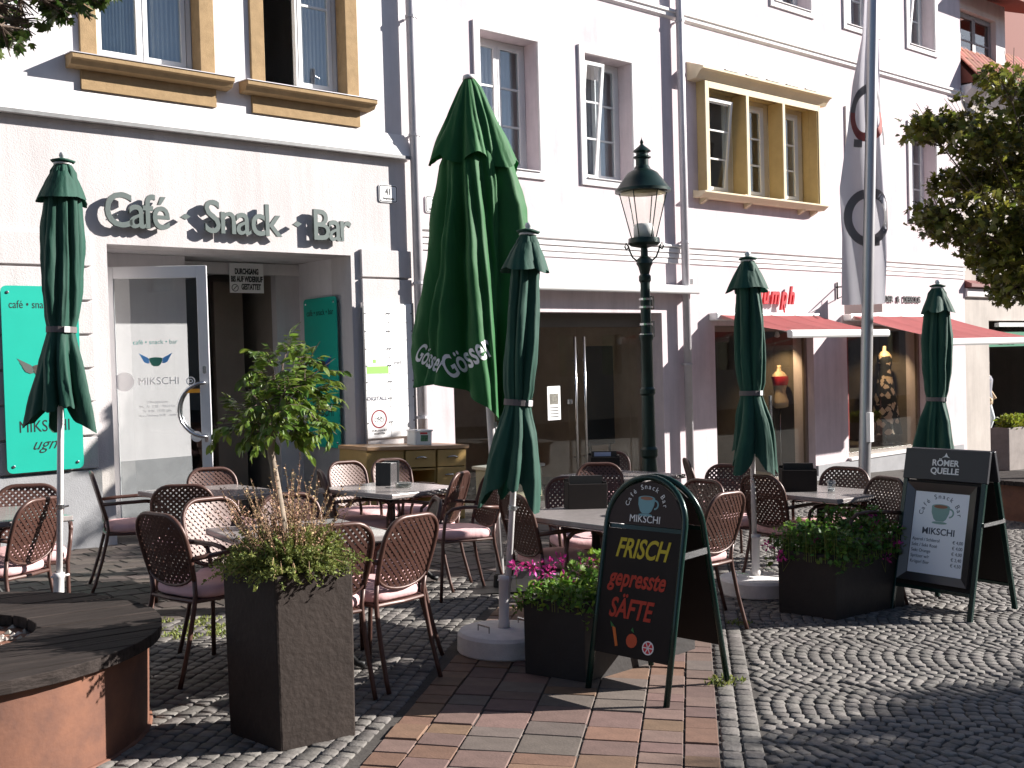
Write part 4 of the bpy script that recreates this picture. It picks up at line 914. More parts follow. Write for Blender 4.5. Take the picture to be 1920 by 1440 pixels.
tb = thing('tub', 'white plastic tub with printed label on the sideboard', 'tub', CM @ Tr(.86, .22, CH+.011))
b = MB(); b.prism(rrect(.24, .18, .03), 0, .15); b.build('tub_body', mat('tub_plastic', (.72, .74, .72), .4), tb, bevel=.004); b = MB(); b.prism(rrect(.26, .20, .035), .151, .17); b.build('lid', M_plate, tb)
b = MB(); b.box(-.05, .05, -.0925, -.0905, .04, .11); b.build('label_print', mat('tub_green_print', (.06, .22, .10), .5, var=.8, vscale=60), tb); b = MB(); b.box(-.06, .04, -.0925, -.0905, .12, .14); b.build('brand_print', M_sred, tb)
# ================================================================== FURNITURE
def make_chair():
    t = thing('cafe_chair', '', 'chair')
    def tb(name, pts, r=.0125, n=8):
        b = MB(); b.tube(pts, r, n); b.build(name, M_chair, t, True)
    for s in (-1, 1):
        tb('leg', [(s*.195, -.315, 0), (s*.193, -.295, .06), (s*.185, -.25, .22), (s*.178, -.215, .38), (s*.176, -.205, .45), (s*.180, -.215, .53)])
        tb('leg', [(s*.215, .225, 0), (s*.21, .215, .25), (s*.205, .205, .42), (s*.22, .20, .55), (s*.225, .185, .62)])
        tb('armrest', [(s*.225, .185, .62), (s*.227, .14, .652), (s*.228, .05, .662), (s*.222, -.12, .655), (s*.203, -.245, .645)], .0135)
    P_ = []
    W2, zb, ztop, rr = .195, .53, .865, .12
    def yb(z): return -.215-.10*((z-.53)/.335)
    side = [(W2*(.92+.08*min(1, (z-zb)/.12)), z) for z in (.53, .57, .62, .68, ztop-rr)]
    arc = [(W2-rr+rr*math.cos(a), ztop-rr+rr*math.sin(a)) for a in [PI/2*i/7 for i in range(1, 8)]]
    half = side+arc
    pts = [(x, yb(z), z) for x, z in half] + [(-x, yb(z), z) for x, z in reversed(half)]
    tb('back_frame', pts, .0135)
    low = [(0.186*math.cos(a), yb(.56), .575-.085*math.sin(a)) for a in [PI*i/12 for i in range(13)]]
    tb('lower_rail', low, .008)
    # woven perforated back: two layers of diagonal bands, clipped to the frame outline
    def inside(x, z):
        if z < .575: return (x/.183)**2+((.575-z)/.082)**2 < 1
        if z > ztop-rr: 
            ax = max(0, abs(x)-(W2-rr)); return ax*ax+(z-ztop+rr)**2 < (rr-.004)**2
        return abs(x) < W2*(.92+.08*min(1, max(0, z-zb)/.12))-.004
    b = MB(); pitch, bw = .0262, .0155
    for lay_, sg_ in ((0, 1), (1, -1)):
        k = -30
        while k < 30:
            off = k*pitch*1.0; k += 1
            # line: x*sg + (z-.69) = off*sqrt2
            pts_ = []
            for i in range(-60, 61):
                s = i*.008; x = (off*1.0+s)*.7071*sg_; z = .69+(off-s)*.7071
                pts_.append((x, z, inside(x, z)))
            run = []
            def flush(run):
                if len(run) < 3: return
                step = max(1, len(run)//5); rp = run[::step]
                if rp[-1] != run[-1]: rp.append(run[-1])
                d = Vector((rp[-1][0]-rp[0][0], rp[-1][1]-rp[0][1])).normalized(); nx, nz = -d.y*bw/2, d.x*bw/2
                vs = []
                for x, z in rp:
                    for e in (-1, 1):
                        for dy in (0, .003):
                            X, Z = x+e*nx, z+e*nz; vs.append((X, yb(Z)-.018*(1-(X/.195)**2)+.0025*lay_+dy, Z))
                fs = []
                for i in range(len(rp)-1):
                    a = 4*i; c = 4*(i+1); fs += [(a, c, c+2, a+2), (a+1, a+3, c+3, c+1)]
                b.add(vs, fs)
            for x, z, i_ in pts_:
                if i_: run.append((x, z))
                else: flush(run); run = []
            flush(run)
    b.build('backrest', M_chair, t)
    b = MB(); q = [(.21, .205), (.21, -.20), (-.21, -.20), (-.21, .205)]
    b.tube([(.19, .205, .42), (.193, -.06, .42), (.176, -.21, .42), (0, -.225, .42), (-.176, -.21, .42), (-.193, -.06, .42), (-.19, .205, .42), (0, .215, .42)], .011, 8, closed=True); b.box(-.18, .18, -.205, .205, .418, .424); b.build('seat_frame', M_chair, t)
    c = pillow(.425, .44, .07); c.v = [v+Vector((0, .01, .428)) for v in c.v]; c.build('cushion', M_cush, t, True)
    return t
CH = [  # pixel of the top of the back, facing (x,y), label
 ((40, 911), (-.2, -1), 'brown chair cut by the left edge, its back to the cafe wall'),
 ((70, 937), (-.55, .83), 'nearest sunlit chair at left behind the round bench, seen from behind'),
 ((163, 888), (.97, -.25), 'chair in profile facing right before the grey wall base'),
 ((328, 912), (.5, .86), 'chair in front of the glass door leaf, back to the camera'),
 ((385, 936), (.15, -1), 'chair with sunlit pale back facing the tall pot, left side'),
 ((280, 966), (.93, .22), 'dark chair between round bench and tall pot, facing right'),
 ((390, 879), (-.1, -1), 'dark chair directly before the entrance passage'),
 ((535, 928), (-.1, -1), 'chair behind the dry grasses of the tall pot'),
 ((593, 884), (.9, -.4), 'dark chair left of the table with the ashtray, facing it'),
 ((638, 867), (.15, -1), 'left one of two chairs behind the ashtray table'),
 ((725, 862), (-.05, -1), 'right one of two chairs behind the ashtray table, before the sideboard'),
 ((862, 887), (-.55, .83), 'sunlit chair right of the ashtray table, seen from behind'),
 ((925, 890), (-.97, .25), 'chair half hidden by the middle parasol, facing the ashtray table'),
 ((812, 936), (-.9, .45), 'dark chair just behind the front chair right of the tall pot'),
 ((772, 968), (-.25, .97), 'front chair right of the tall pot, seen from behind'),
 ((628, 986), (.05, 1), 'chair half hidden by the right side of the tall pot'),
 ((960, 930), (1, -.05), 'chair behind the pole of the middle parasol, facing right'),
 ((1063, 896), (-.45, -.9), 'pale sunlit chair behind the middle table, facing the camera'),
 ((1135, 848), (-.6, -.8), 'farthest dark chair before the glass shopfront'),
 ((1118, 870), (-.5, -.87), 'dark chair with black box in front, before the glass shopfront'),
 ((1225, 930), (-1, .1), 'chair hidden behind the juice board, only the seat showing'),
 ((1315, 902), (-1, .05), 'chair peeking out behind the arched top of the juice board'),
 ((1362, 873), (-.8, -.6), 'far chair left of the third parasol, near the pink pillar'),
 ((1420, 893), (.97, -.05), 'chair behind the pole of the third parasol, facing right'),
 ((1362, 926), (-.08, 1), 'chair right of the juice board with sunlit cushion'),
 ((1582, 878), (-1, -.2), 'chair behind the right table, facing the camera'),
 ((1662, 897), (-.95, .35), 'chair right of the right table, beside the menu board'),
 ((1281, 862), (.75, -.66), 'chair seen edge-on between lantern and pink pillar'),
]
ch0 = make_chair()
for i, (px, f, lab) in enumerate(CH):
    p = GS(*px, .865); fv = Vector(f).normalized(); a = math.atan2(-fv.x, fv.y)
    top = Vector((p.x, p.y)) + Vector(fv)*.315        # chair centre lies ahead of the back top
    M = Tr(top.x, top.y, gz(top.x)) @ TILT @ Rz(a+random.gauss(0, .04))
    o = ch0 if i == 0 else dup(ch0, M)
    o.matrix_world = M; o['label'] = lab; o['group'] = 'brown terrace chairs'
def make_table():
    t = thing('cafe_table', '', 'table')
    b = MB(); b.box(-.4, .4, -.4, .4, .705, .735); b.build('table_top', M_table, t, bevel=.005)
    b = MB(); b.box(-.403, .403, -.403, .403, .700, .7045); b.build('edge_trim', M_steel, t)
    b = MB(); b.lathe([(.055, .30), (.045, .34), (.032, .45), (.03, .6), (.05, .66), (.05, .70)], 14); b.build('column', M_iron, t, True)
    b = MB(); b.box(-.3, .3, -.02, .02, .675, .699); b.box(-.02, .02, -.3, .3, .6751, .6991); b.build('cross_bar', M_iron, t)
    for k in range(4):
        a = PI/4+k*PI/2; c, s = math.cos(a), math.sin(a); b = MB()
        b.tube([(c*r, s*r, z) for r, z in ((.03, .40), (.08, .33), (.17, .22), (.26, .09), (.32, .03), (.36, .022))], [.022, .022, .02, .018, .018, .02], 8); b.build('foot', M_iron, t, True)
    return t
TB = [((1.62, 7.05), 8, 'table cut by the left edge behind the round bench'), ((4.53, 6.93), 12, 'table with ashtray before the sideboard'), ((4.58, 4.72), 5, 'middle table behind the geranium box'),
      ((6.82, 4.62), 0, 'right table with black menu box behind the third parasol'), ((2.8, 5.2), -6, 'table mostly hidden behind the tall pot'), ((3.35, 7.55), 4, 'table before the glass door, hidden behind chair backs'), ((6.75, 6.6), 10, 'far table before the glass shopfront')]
tb0 = make_table()
for i, ((x, y), a, lab) in enumerate(TB):
    M = Tr(x, y, gz(x)) @ TILT @ Rz(math.radians(a)); o = tb0 if i == 0 else dup(tb0, M); o.matrix_world = M; o['label'] = lab; o['group'] = 'terrace tables'
def on_table(i, dx, dy): 
    (x, y), a, _ = TB[i]; return Tr(x, y, gz(x)) @ TILT @ Rz(math.radians(a)) @ Tr(dx, dy, .7355)
t = thing('ashtray', 'glass ashtray on the table before the sideboard', 'ashtray', on_table(1, .05, -.08)); b = MB(); b.lathe([(.05, 0), (.06, .004), (.065, .035), (.055, .035), (.048, .01), (0, .009)], 20); b.build('bowl', glass('ash_glass', (.6, .62, .6), 2.0), t, True); b = MB(); ring(b, .055, .066, .0351, .038, n=20); b.build('rim', M_steel, t)
t = thing('napkin_box', 'steel napkin dispenser with black ends on the ashtray table', 'dispenser', on_table(1, .16, .2) @ Rz(.5)); b = MB(); b.prism(rrect(.22, .11, .03), 0, .17); b.build('steel_body', M_steel, t); b = MB(); b.box(.111, .13, -.06, .06, 0, .18); b.build('black_end', M_black, t); b = MB(); b.box(-.13, -.111, -.06, .06, 0, .18); b.build('black_end', M_black, t)
def menubox(label, M, card=False):
    t = thing('menu_box', label, 'menu box', M); b = MB(); b.box(-.13, .13, -.055, -.045, 0, .16); b.box(-.13, .13, .045, .055, 0, .19); b.box(-.13, -.12, -.045, .045, 0, .17); b.box(.12, .13, -.045, .045, 0, .17); b.box(-.12, .12, -.045, .045, 0, .01); b.build('box', M_board, t, bevel=.003)
    b = MB(); b.box(-.11, .11, -.01, .01, .012, .21); b.build('menu_cards', M_black, t)
    if card: b = MB(); b.box(-.08, .08, .056, .058, .12, .17) ; b.box(-.09, .06, -.013, -.0105, .165, .2); b.build('card', mat('pale_blue_card', (.35, .38, .55), .5), t)
menubox('black menu box on the middle table left of the juice board', on_table(2, .17, .24) @ Rz(-.55)); menubox('black menu box on the right table', on_table(3, -.12, .12) @ Rz(-.7)); menubox('black menu box with pale card before the glass shopfront', on_table(6, -.15, .1) @ Rz(-.7), True)
t = thing('drinking_glass', 'small clear glass beside the menu box on the right table', 'glass', on_table(3, -.02, -.1)); b = MB(); b.lathe([(.022, 0), (.026, .003), (.032, .09), (.030, .09), (.024, .008), (0, .007)], 16); b.build('glass_body', glass('tumbler', (.9, .92, .92), 2.0), t, True); b = MB(); b.lathe([(.0, .0085), (.023, .0088), (.025, .03), (0, .031)], 14); b.build('water', M_wprint, t)
# ================================================================== PARASOLS
def cloth(rows, folds, seed, nth=None, hem=.06, twist=.6, sharp=.75, amp_noise=.35, squash=(1, 1)):
    """gathered cloth: rows (z, radius, fold depth) top->bottom"""
    rnd = random.Random(seed); nth = nth or folds*12; ph = rnd.uniform(0, 6)
    fa = [rnd.uniform(1-amp_noise, 1+amp_noise) for _ in range(folds)]; hz_ = [rnd.uniform(-1, 1) for _ in range(folds)]
    wd = [rnd.uniform(.55, 1.6) for _ in range(folds)]; tw = sum(wd); edge = [0]
    for x in wd: edge.append(edge[-1]+x/tw*2*PI)
    mb = MB(); n = len(rows); fine = []
    for i in range(n-1):
        st = max(1, int(abs(rows[i][0]-rows[i+1][0])/.035))
        for j in range(st): fine.append([rows[i][k]+(rows[i+1][k]-rows[i][k])*(j/st) for k in range(3)])
    fine.append(list(rows[-1])); m = len(fine); z0, z1 = fine[0][0], fine[-1][0]
    for i, (z, r, am) in enumerate(fine):
        u = (z0-z)/(z0-z1)
        for j in range(nth):
            a = 2*PI*j/nth; k = max(i_ for i_ in range(folds) if edge[i_] <= a+1e-9); f = (a-edge[k])/(edge[k+1]-edge[k]); f = min(1, max(0, f+.22*math.sin(z*3.1+k*2.3+seed)*f*(1-f)*2))
            w_ = (abs(math.sin(PI*f))**sharp)*(fa[k]+.25*math.sin(z*4+k*1.7+seed))-.14*abs(math.sin(3*PI*f+k))*(1 if k % 2 else .4)
            rr = r*(1-am+am*1.35*w_)*(1+.07*noise.noise(Vector((math.cos(a)*1.5+seed, math.sin(a)*1.5, z*5)))+.05*noise.noise(Vector((math.cos(a)*5+seed, math.sin(a)*5, z*3.5)))+.03*noise.noise(Vector((math.cos(a)*9, math.sin(a)*9+seed, z*14))))
            aa = a+ph+twist*u*.5+.12*math.sin(z*7+k+seed)*u
            zz = z-(hem*(w_-.4)+hem*.6*hz_[k]*math.sin(PI*f))*max(0, (u-.55)/.45)**2
            mb.v.append(Vector((rr*math.cos(aa)*squash[0], rr*math.sin(aa)*squash[1], zz)))
    for i in range(m-1):
        for j in range(nth): mb.f.append((i*nth+j, (i+1)*nth+j, (i+1)*nth+(j+1) % nth, i*nth+(j+1) % nth))
    return mb
def small_parasol(label, base, top, seed, sc=1.0, raise_=0, with_base=True):
    """base, top: world points of the pole"""
    ax = (top-base).normalized(); L = (top-base).length
    xa = Vector((1, 0, 0)); ya = ax.cross(xa).normalized(); xa = ya.cross(ax)
    M = Matrix(((xa.x, ya.x, ax.x, base.x), (xa.y, ya.y, ax.y, base.y), (xa.z, ya.z, ax.z, base.z), (0, 0, 0, 1)))
    t = thing('parasol', label, 'parasol', M, 'closed dark green parasols')
    b = MB(); b.tube([(0, 0, .28), (0, 0, L*.5), (0, 0, L-.02)], .0185, 14); b.build('pole', M_pole, t, True)
    b = MB(); b.lathe([(.022, L-.045), (.055, L-.04), (.05, L-.03), (.02, L-.02), (.018, L), (.024, L+.012), (.018, L+.03), (0, L+.035)], 16); b.build('finial', M_pole, t, True)
    T = L-.03
    cl = cloth([(T, .04, .1), (T-.05, .070, .15), (T-.2, .088, .25), (T-.45, .100, .32), (T-.75, .100, .32), (T-.90, .090, .26), (T-.96, .078, .15), (T-.99, .076, .12), (T-1.03, .086, .2), (T-1.14, .118, .38), (T-1.32, .152, .45), (T-1.46, .168, .48)], 6, seed, nth=110, hem=.14, twist=.35, sharp=.6)
    cl.build('canopy', M_cloth, t, True)
    cp = cloth([(T+.005, .03, .05), (T-.03, .055, .1), (T-.11, .098, .10), (T-.215, .148, .17)], 5, seed+9, nth=100, hem=.02, twist=.05, sharp=.9, amp_noise=.5); cp.build('vent_cap', M_cloth, t, True)
    lid = MB(); lid.lathe([(.0, T+.004), (.062, T+.002), (.07, T+.012), (.03, T+.025), (0, T+.026)], 18); lid.build('top_disc', M_cloth, t, True)
    st = MB(); ring(st, .080, .085, T-.995, T-.96, n=24); st.build('strap', M_strap, t)
    q = MB(); q.box(-.016, .016, -.092, -.0855, T-.995, T-.96, Rz(math.radians(seed*3 % 30))); q.build('strap_end', M_pole, t)
    q = MB(); q.tube([(.02, 0, .82), (.05, 0, .825)], .006, 6); ring(q, .0187, .024, .81, .835, n=14); q.build('pole_pin', M_steel, t)
    if with_base:
        LM = M.inverted() @ (Tr(base.x, base.y, gz(base.x)) @ TILT)
        b = MB(); b.lathe([(.262, 0), (.27, .01), (.268, .10), (.255, .118), (.235, .124), (.06, .132)], 48, LM); g = b.build('base', M_conc, t, True, auto=.6)
        b = MB(); b.lathe([(.036, .13), (.034, .16), (.030, .18), (.030, .40), (.034, .405), (.034, .43), (.0195, .432)], 18, LM); b.tube([(.03, 0, .41), (.06, 0, .415)], .007, 6, LM); b.tube([(-.045, 0, .41), (.0, 0, .41)], .006, 6, LM); b.build('socket', M_pole, g, True)
        for s in (-1, 1):
            q = MB(); q.tube([(s*.15, -.05, .125), (s*.15, -.05, .16), (s*.15, .05, .16), (s*.15, .05, .125)], .005, 6, LM); q.build('carry_handle', M_steel, g)
        return t, g
    return t, None
p = GS(945, 1219); b0 = Vector((p.x, p.y, gz(p.x))); d = (b0-CAM).dot(FW)
_, g = small_parasol('closed green parasol at the centre, in front of the big parasol', b0, PD(991, 428, d), 3)
p = GS(1417, 1112); b0 = Vector((p.x, p.y, gz(p.x))); d = (b0-CAM).dot(FW)
_, g = small_parasol('third closed green parasol, behind the juice board', b0, PD(1402, 480, d), 11)
tp = PD(118, 296, 6.25); bt = PD(111, 1108, 6.25); dirv = (tp-bt); b0 = tp - dirv*((tp.z-gz(tp.x))/dirv.z)
_, g = small_parasol('closed green parasol at left before the turquoise panel', b0, tp, 21)
tp = PD(1758, 532, 9.3); bt = PD(1752, 1000, 9.3); dirv = (tp-bt); b0 = tp - dirv*((tp.z-gz(tp.x))/dirv.z)
_, g = small_parasol('rightmost closed green parasol, behind the menu board', b0, tp, 5)
# big beer parasol
p = GS(940, 1102); b0 = Vector((p.x, p.y, gz(p.x))); d = (b0-CAM).dot(FW); tp = PD(879, 142, d); ax = (tp-b0).normalized(); L = (tp-b0).length
xa = (RT-ax*RT.dot(ax)).normalized(); ya = ax.cross(xa)          # x = picture right, -y = towards the camera
BM = Matrix(((xa.x, ya.x, ax.x, b0.x), (xa.y, ya.y, ax.y, b0.y), (xa.z, ya.z, ax.z, b0.z), (0, 0, 0, 1)))
bp = thing('beer_parasol', 'tall bottle-green parasol, closed, with white brewery lettering', 'parasol', BM)
b = MB(); b.tube([(0, 0, .02), (0, 0, L*.5), (0, 0, L-.03)], .03, 14); b.build('pole', M_pole, bp, True)
b = MB(); b.lathe([(.05, L-.03), (.045, L), (0, L+.012)], 16); b.build('finial', M_pole, bp, True)
def bigcloth(rows, nth, seed, folds, hemf, par):
    """rows (z, half width right, half width left, depth, fold)"""
    mb = MB(); fine = []
    for i in range(len(rows)-1):
        st = max(1, int(abs(rows[i][0]-rows[i+1][0])/.04))
        for j in range(st): fine.append([rows[i][k]+(rows[i+1][k]-rows[i][k])*(j/st) for k in range(5)])
    fine.append(list(rows[-1])); z0, z1 = fine[0][0], fine[-1][0]
    for z, wr, wl, dp, am in fine:
        u = (z0-z)/(z0-z1)
        for j in range(nth):
            a = 2*PI*j/nth; s = 0
            for fa_, fpos, fwid in folds:      # inward creases at given angles
                da = (a-fpos-.25*u*math.sin(fpos*3)+PI) % (2*PI)-PI; s += fa_*math.exp(-(da/fwid)**2)
            r = 1-am*s + .06*noise.noise(Vector((math.cos(a)*2, math.sin(a)*2, z*3+seed))) + .045*noise.noise(Vector((math.cos(a)*6+z*2, math.sin(a)*6, z*2.5+seed))) + .02*noise.noise(Vector((math.cos(a)*9, math.sin(a)*9, z*9+seed)))
            cx, cy = math.cos(a), math.sin(a); wx = wr if cx > 0 else wl
            zz = z+hemf(a)*max(0, (u-.5)/.5)**1.5
            mb.v.append(Vector((r*wx*cx, r*dp*cy, zz)))
    n = nth
    for i in range(len(fine)-1):
        for j in range(n): mb.f.append((i*n+j, (i+1)*n+j, (i+1)*n+(j+1) % n, i*n+(j+1) % n))
    return mb
folds1 = [(.8, 4.25, .16), (.7, 4.95, .18), (.8, 5.5, .14), (.55, 3.75, .16), (.5, .6, .25), (.8, 1.4, .3), (.7, 2.3, .3), (.3, 4.6, .08), (.3, 5.25, .08), (.25, 4.0, .07)]
Zt = L-.02
body = bigcloth([(Zt-.4, .15, .15, .13, .2), (Zt-.65, .29, .27, .22, .3), (Zt-1.0, .37, .34, .28, .52), (Zt-1.5, .41, .44, .34, .56), (Zt-1.95, .35, .54, .38, .55), (Zt-2.42, .27, .57, .38, .48)], 170, 1, folds1, lambda a: -.17*math.cos(a+.25)+.05*math.cos(3*a+.4), bp)
body_o = body.build('canopy', M_bigcl, bp, True)
cap = bigcloth([(Zt+.01, .03, .03, .03, .05), (Zt-.08, .09, .085, .08, .15), (Zt-.35, .20, .22, .17, .30), (Zt-.64, .33, .36, .25, .36)], 150, 4, [(.8, 4.3, .13), (.8, 5.05, .16), (.5, 5.6, .10), (.7, 3.7, .16), (.5, .5, .25), (.8, 1.2, .3), (.8, 2.2, .3), (.3, 4.7, .07)], lambda a: .045*math.cos(5*a+.6)-.05*math.cos(a), bp)
cap.build('vent_cap', M_bigcl, bp, True)
b = MB(); b.box(-.25, .25, -.25, .25, .0, .012); b.lathe([(.06, .012), (.05, .1), (.034, .11)], 16); b.build('base_plate', M_iron, bp)
b = MB(); b.tube([(.03, 0, .55), (.09, 0, .55), (.09, 0, .28), (.12, 0, .27)], .01, 8); b.tube([(.035, 0, .95), (.035, 0, 1.25)], .012, 8); b.build('crank', M_pole, bp, True)
bvh = BVHTree.FromPolygons([tuple(v) for v in body.v], body.f)
def on_cloth(body_txt, size, u0, z, tilt, name, shear=0.05, bold=.004, xs=.50):
    me = text_mesh(body_txt, size, M_wprint, ext=0, bold=bold, sub=.02, xs=xs, shear=shear).copy(); c, s = math.cos(tilt), math.sin(tilt)
    for v in me.vertices:
        x, y = v.co.x*c-v.co.y*s, v.co.x*s+v.co.y*c
        h, nn, _, _ = bvh.ray_cast(Vector((u0+x, -2, z+y)), Vector((0, 1, 0)))
        if h is None: h, nn, _, _ = bvh.find_nearest(Vector((u0+x, -.1, z+y)))
        v.co = h+Vector((0, -.007, 0)) if h else v.co
    o = obj(name, me, bp); return o
inv = BM.inverted()
q = inv @ PD(887, 672, d); on_cloth('Gösser', .255, q.x, q.z-.07, math.radians(27), 'lettering')
q = inv @ PD(801, 672, d); on_cloth('Gösser', .20, q.x, q.z-.06, math.radians(-32), 'lettering', xs=.40)
# ================================================================== STREET LANTERN
LX, LY = FY(1218, 880, 7.6).x, 7.6; lz = gz(LX); LB = Vector((LX, LY, lz)); ld = (LB-CAM).dot(FW); u = ld/F_PX
def lzh(py): return FY(1208, py, LY).z-lz
ln = thing('street_lantern', 'dark green cast-iron street lantern with glass shade before the shopfront', 'street lamp', Tr(LX, LY, lz))
b = MB(); r = u/2
prof = [(44*r, 0), (44*r, .06), (36*r, .10), (36*r, .5), (44*r, .53), (44*r, .58), (30*r, .62), (26*r, lzh(860)), (33*r, lzh(855)), (33*r, lzh(843)), (26*r, lzh(838)), (24*r, lzh(742)), (29*r, lzh(738)), (29*r, lzh(730)), (23*r, lzh(726)), (22*r, lzh(640)), (27*r, lzh(634)), (27*r, lzh(628)), (20*r, lzh(624)), (18*r, lzh(530)), (23*r, lzh(526)), (23*r, lzh(518)), (17*r, lzh(514)), (24*r, lzh(500)), (31*r, lzh(494)), (28*r, lzh(486)), (14*r, lzh(480)), (13*r, lzh(465)), (50*r, lzh(461)), (60*r, lzh(456)), (58*r, lzh(447)), (20*r, lzh(446))]
b.lathe(prof, 24); b.build('post', M_lamp, ln, True, auto=.5)
for s in (-1, 1):
    for ax_ in (Vector((RT.x, RT.y, 0)).normalized(),):
        pts = [ax_*(s*rr*r)+Vector((0, 0, lzh(py))) for rr, py in ((26, 490), (44, 482), (54, 470), (58, 462), (68, 455), (72, 462), (66, 468), (60, 464))]
        b = MB(); b.tube(pts, .009, 6); b.build('scroll', M_lamp, ln, True)
b = MB(); b.lathe([(38*r, lzh(446)), (38*r, lzh(426)), (30*r, lzh(420)), (0, lzh(418))], 18); b.build('lamp_socket', mat('opal_white', (.62, .63, .66), .5), ln, True)
b = MB(); vs = []; n = 6; f_ = []
for k in range(n):
    a = 2*PI*k/n+.35; a2 = 2*PI*(k+1)/n+.35
    q = MB(); r0, r1 = 46*r, 88*r; z0_, z1_ = lzh(446), lzh(362)
    q.add([(r0*math.cos(a), r0*math.sin(a), z0_), (r0*math.cos(a2), r0*math.sin(a2), z0_), (r1*math.cos(a2), r1*math.sin(a2), z1_), (r1*math.cos(a), r1*math.sin(a), z1_)], [(0, 1, 2, 3)]); q.build('pane', M_lampglass, ln)
    q = MB(); q.tube([(r0*math.cos(a), r0*math.sin(a), z0_), (r1*math.cos(a), r1*math.sin(a), z1_)], .006, 5); q.build('glazing_bar', M_lamp, ln)
b = MB(); b.lathe([(86*r, lzh(361)), (104*r, lzh(361)), (104*r, lzh(356)), (92*r, lzh(350)), (76*r, lzh(338)), (56*r, lzh(325)), (32*r, lzh(318)), (28*r, lzh(314)), (24*r, lzh(311)), (24*r, lzh(299)), (33*r, lzh(297)), (33*r, lzh(295)), (22*r, lzh(292)), (22*r, lzh(288)), (34*r, lzh(285)), (30*r, lzh(282)), (10*r, lzh(274)), (5*r, lzh(271)), (7*r, lzh(267)), (2*r, lzh(262)), (0, lzh(257))], 28); b.build('hood', M_lamp, ln, True, auto=.5)
b = MB(); b.lathe([(84*r, lzh(363)), (30*r, lzh(352)), (0, lzh(350))], 24); b.build('reflector', mat('cream_reflector', (.55, .48, .30), .5), ln, True)
for py0, py1 in ((555, 580), (602, 632)):
    b = MB(); ring(b, 22*r, 25*r, lzh(py0+8), lzh(py0+4), n=16); ring(b, 24*r, 26*r, lzh(py1-2), lzh(py1-6), n=16); b.box(.06, .10, -.03, .03, lzh(py1), lzh(py0)); b.build('clamp', M_steel, ln)
# ================================================================== FLAGPOLE AND BANNER
FYp = 5.3; q0 = FY(1621, 880, FYp); q1 = FY(1637, 20, FYp); dirv = (q1-q0); fb = q0-dirv*((q0.z-gz(q0.x))/dirv.z); ft = q0+dirv*((6.5-q0.z)/dirv.z)
fp = thing('flagpole', 'tall silver flagpole standing before the boutique', 'flagpole', Tr(*fb))
b = MB(); b.tube([(0, 0, 0), (ft-fb)*.5, (ft-fb)], [.054, .050, .043], 20); b.lathe([(.11, 0), (.11, .02), (.07, .03), (.06, .12)], 20); b.build('mast', mat('anodised_pole', (.42, .41, .42), .35, .7, var=.06, vscale=3), fp, True, auto=.6)
b = MB(); b.tube([(ft-fb)+Vector((0, 0, -.1)), (ft-fb)+Vector((RT.x*.3, RT.y*.3, -.08))], .015, 8); b.build('arm', M_steel, fp)
b = MB(); pa = FY(1612, 600+20, FYp); b.box(.03, .085, -.08, -.04, 1.02, 1.28); b.build('control_box', M_plate, fp)
bn = thing('banner', 'long white banner with grey rings hanging along the flagpole', 'banner', Tr(*fb))
fu = Vector((RT.x, RT.y, 0)).normalized(); fv = Vector((FW.x, FW.y, 0)).normalized(); flean = (ft-fb)/(ft-fb).z
def lerp(tab, z):
    for (a, va), (b_, vb) in zip(tab, tab[1:]):
        if a <= z <= b_: return va+(vb-va)*(z-a)/(b_-a)
    return tab[0][1] if z < tab[0][0] else tab[-1][1]
def zf(py): return FY(1625, py, FYp).z-fb.z
pxm = (fb-CAM).dot(FW)/F_PX
LW = [(zf(y_), v*pxm) for y_, v in ((570, 46), (440, 45), (350, 52), (240, 40), (150, 32), (60, 14), (-60, 6))]; RW = [(zf(y_), v*pxm) for y_, v in ((570, 34), (420, 38), (250, 34), (200, 26), (100, 22), (-60, 12))]
def BP(s, z):       # s in -1..1 across the folded cloth
    w_ = lerp(LW, z) if s < 0 else lerp(RW, z)
    off = .075+.035*math.sin(s*3.2+z*.9)+.03*math.sin(z*2.3+s*5)
    return flean*z+fu*(s*w_)+fv*off
def strip(name, m, z0, z1, s0, s1, off=0, nz=70, ns=26):
    mb_ = MB()
    for i in range(nz+1):
        for j in range(ns+1): mb_.v.append(BP(s0+(s1-s0)*j/ns, z0+(z1-z0)*i/nz)-fv*off)
    for i in range(nz):
        for j in range(ns): k = i*(ns+1)+j; mb_.f.append((k, k+1, k+ns+2, k+ns+1))
    return mb_.build(name, m, bn, True)
strip('cloth', M_banner, zf(570), 6.2, -1, 1)
def arc_on(name, m, zc, rz, rs, a0, a1, th, sc=-.05):
    mb_ = MB(); n = 40
    for i in range(n+1):
        a = a0+(a1-a0)*i/n
        for k in (0, 1):
            rr = 1-th*k; mb_.v.append(BP(max(-1, min(1, sc+rs*rr*math.cos(a))), zc+rz*rr*math.sin(a))-fv*.006)
    for i in range(n): mb_.f.append((2*i, 2*i+1, 2*i+3, 2*i+2))
    mb_.build(name, m, bn, True)
arc_on('ring_print', M_bgrey, zf(405), zf(350)-zf(405), 1.0, 0, 2*PI, .32, .1); arc_on('ring_print', M_bred, zf(205), zf(150)-zf(205), 1.0, PI, 2*PI, .3, .05); arc_on('ring_print', M_bgrey, zf(205), zf(150)-zf(205), 1.0, 0, PI, .3, .05)
for y0_, y1_, s0, s1 in ((270, 255, -.62, -.2), (268, 232, .82, .97), (460, 443, .3, .62)): strip('block_print', M_bgrey, zf(y0_), zf(y1_), s0, s1, .007, 4, 6)
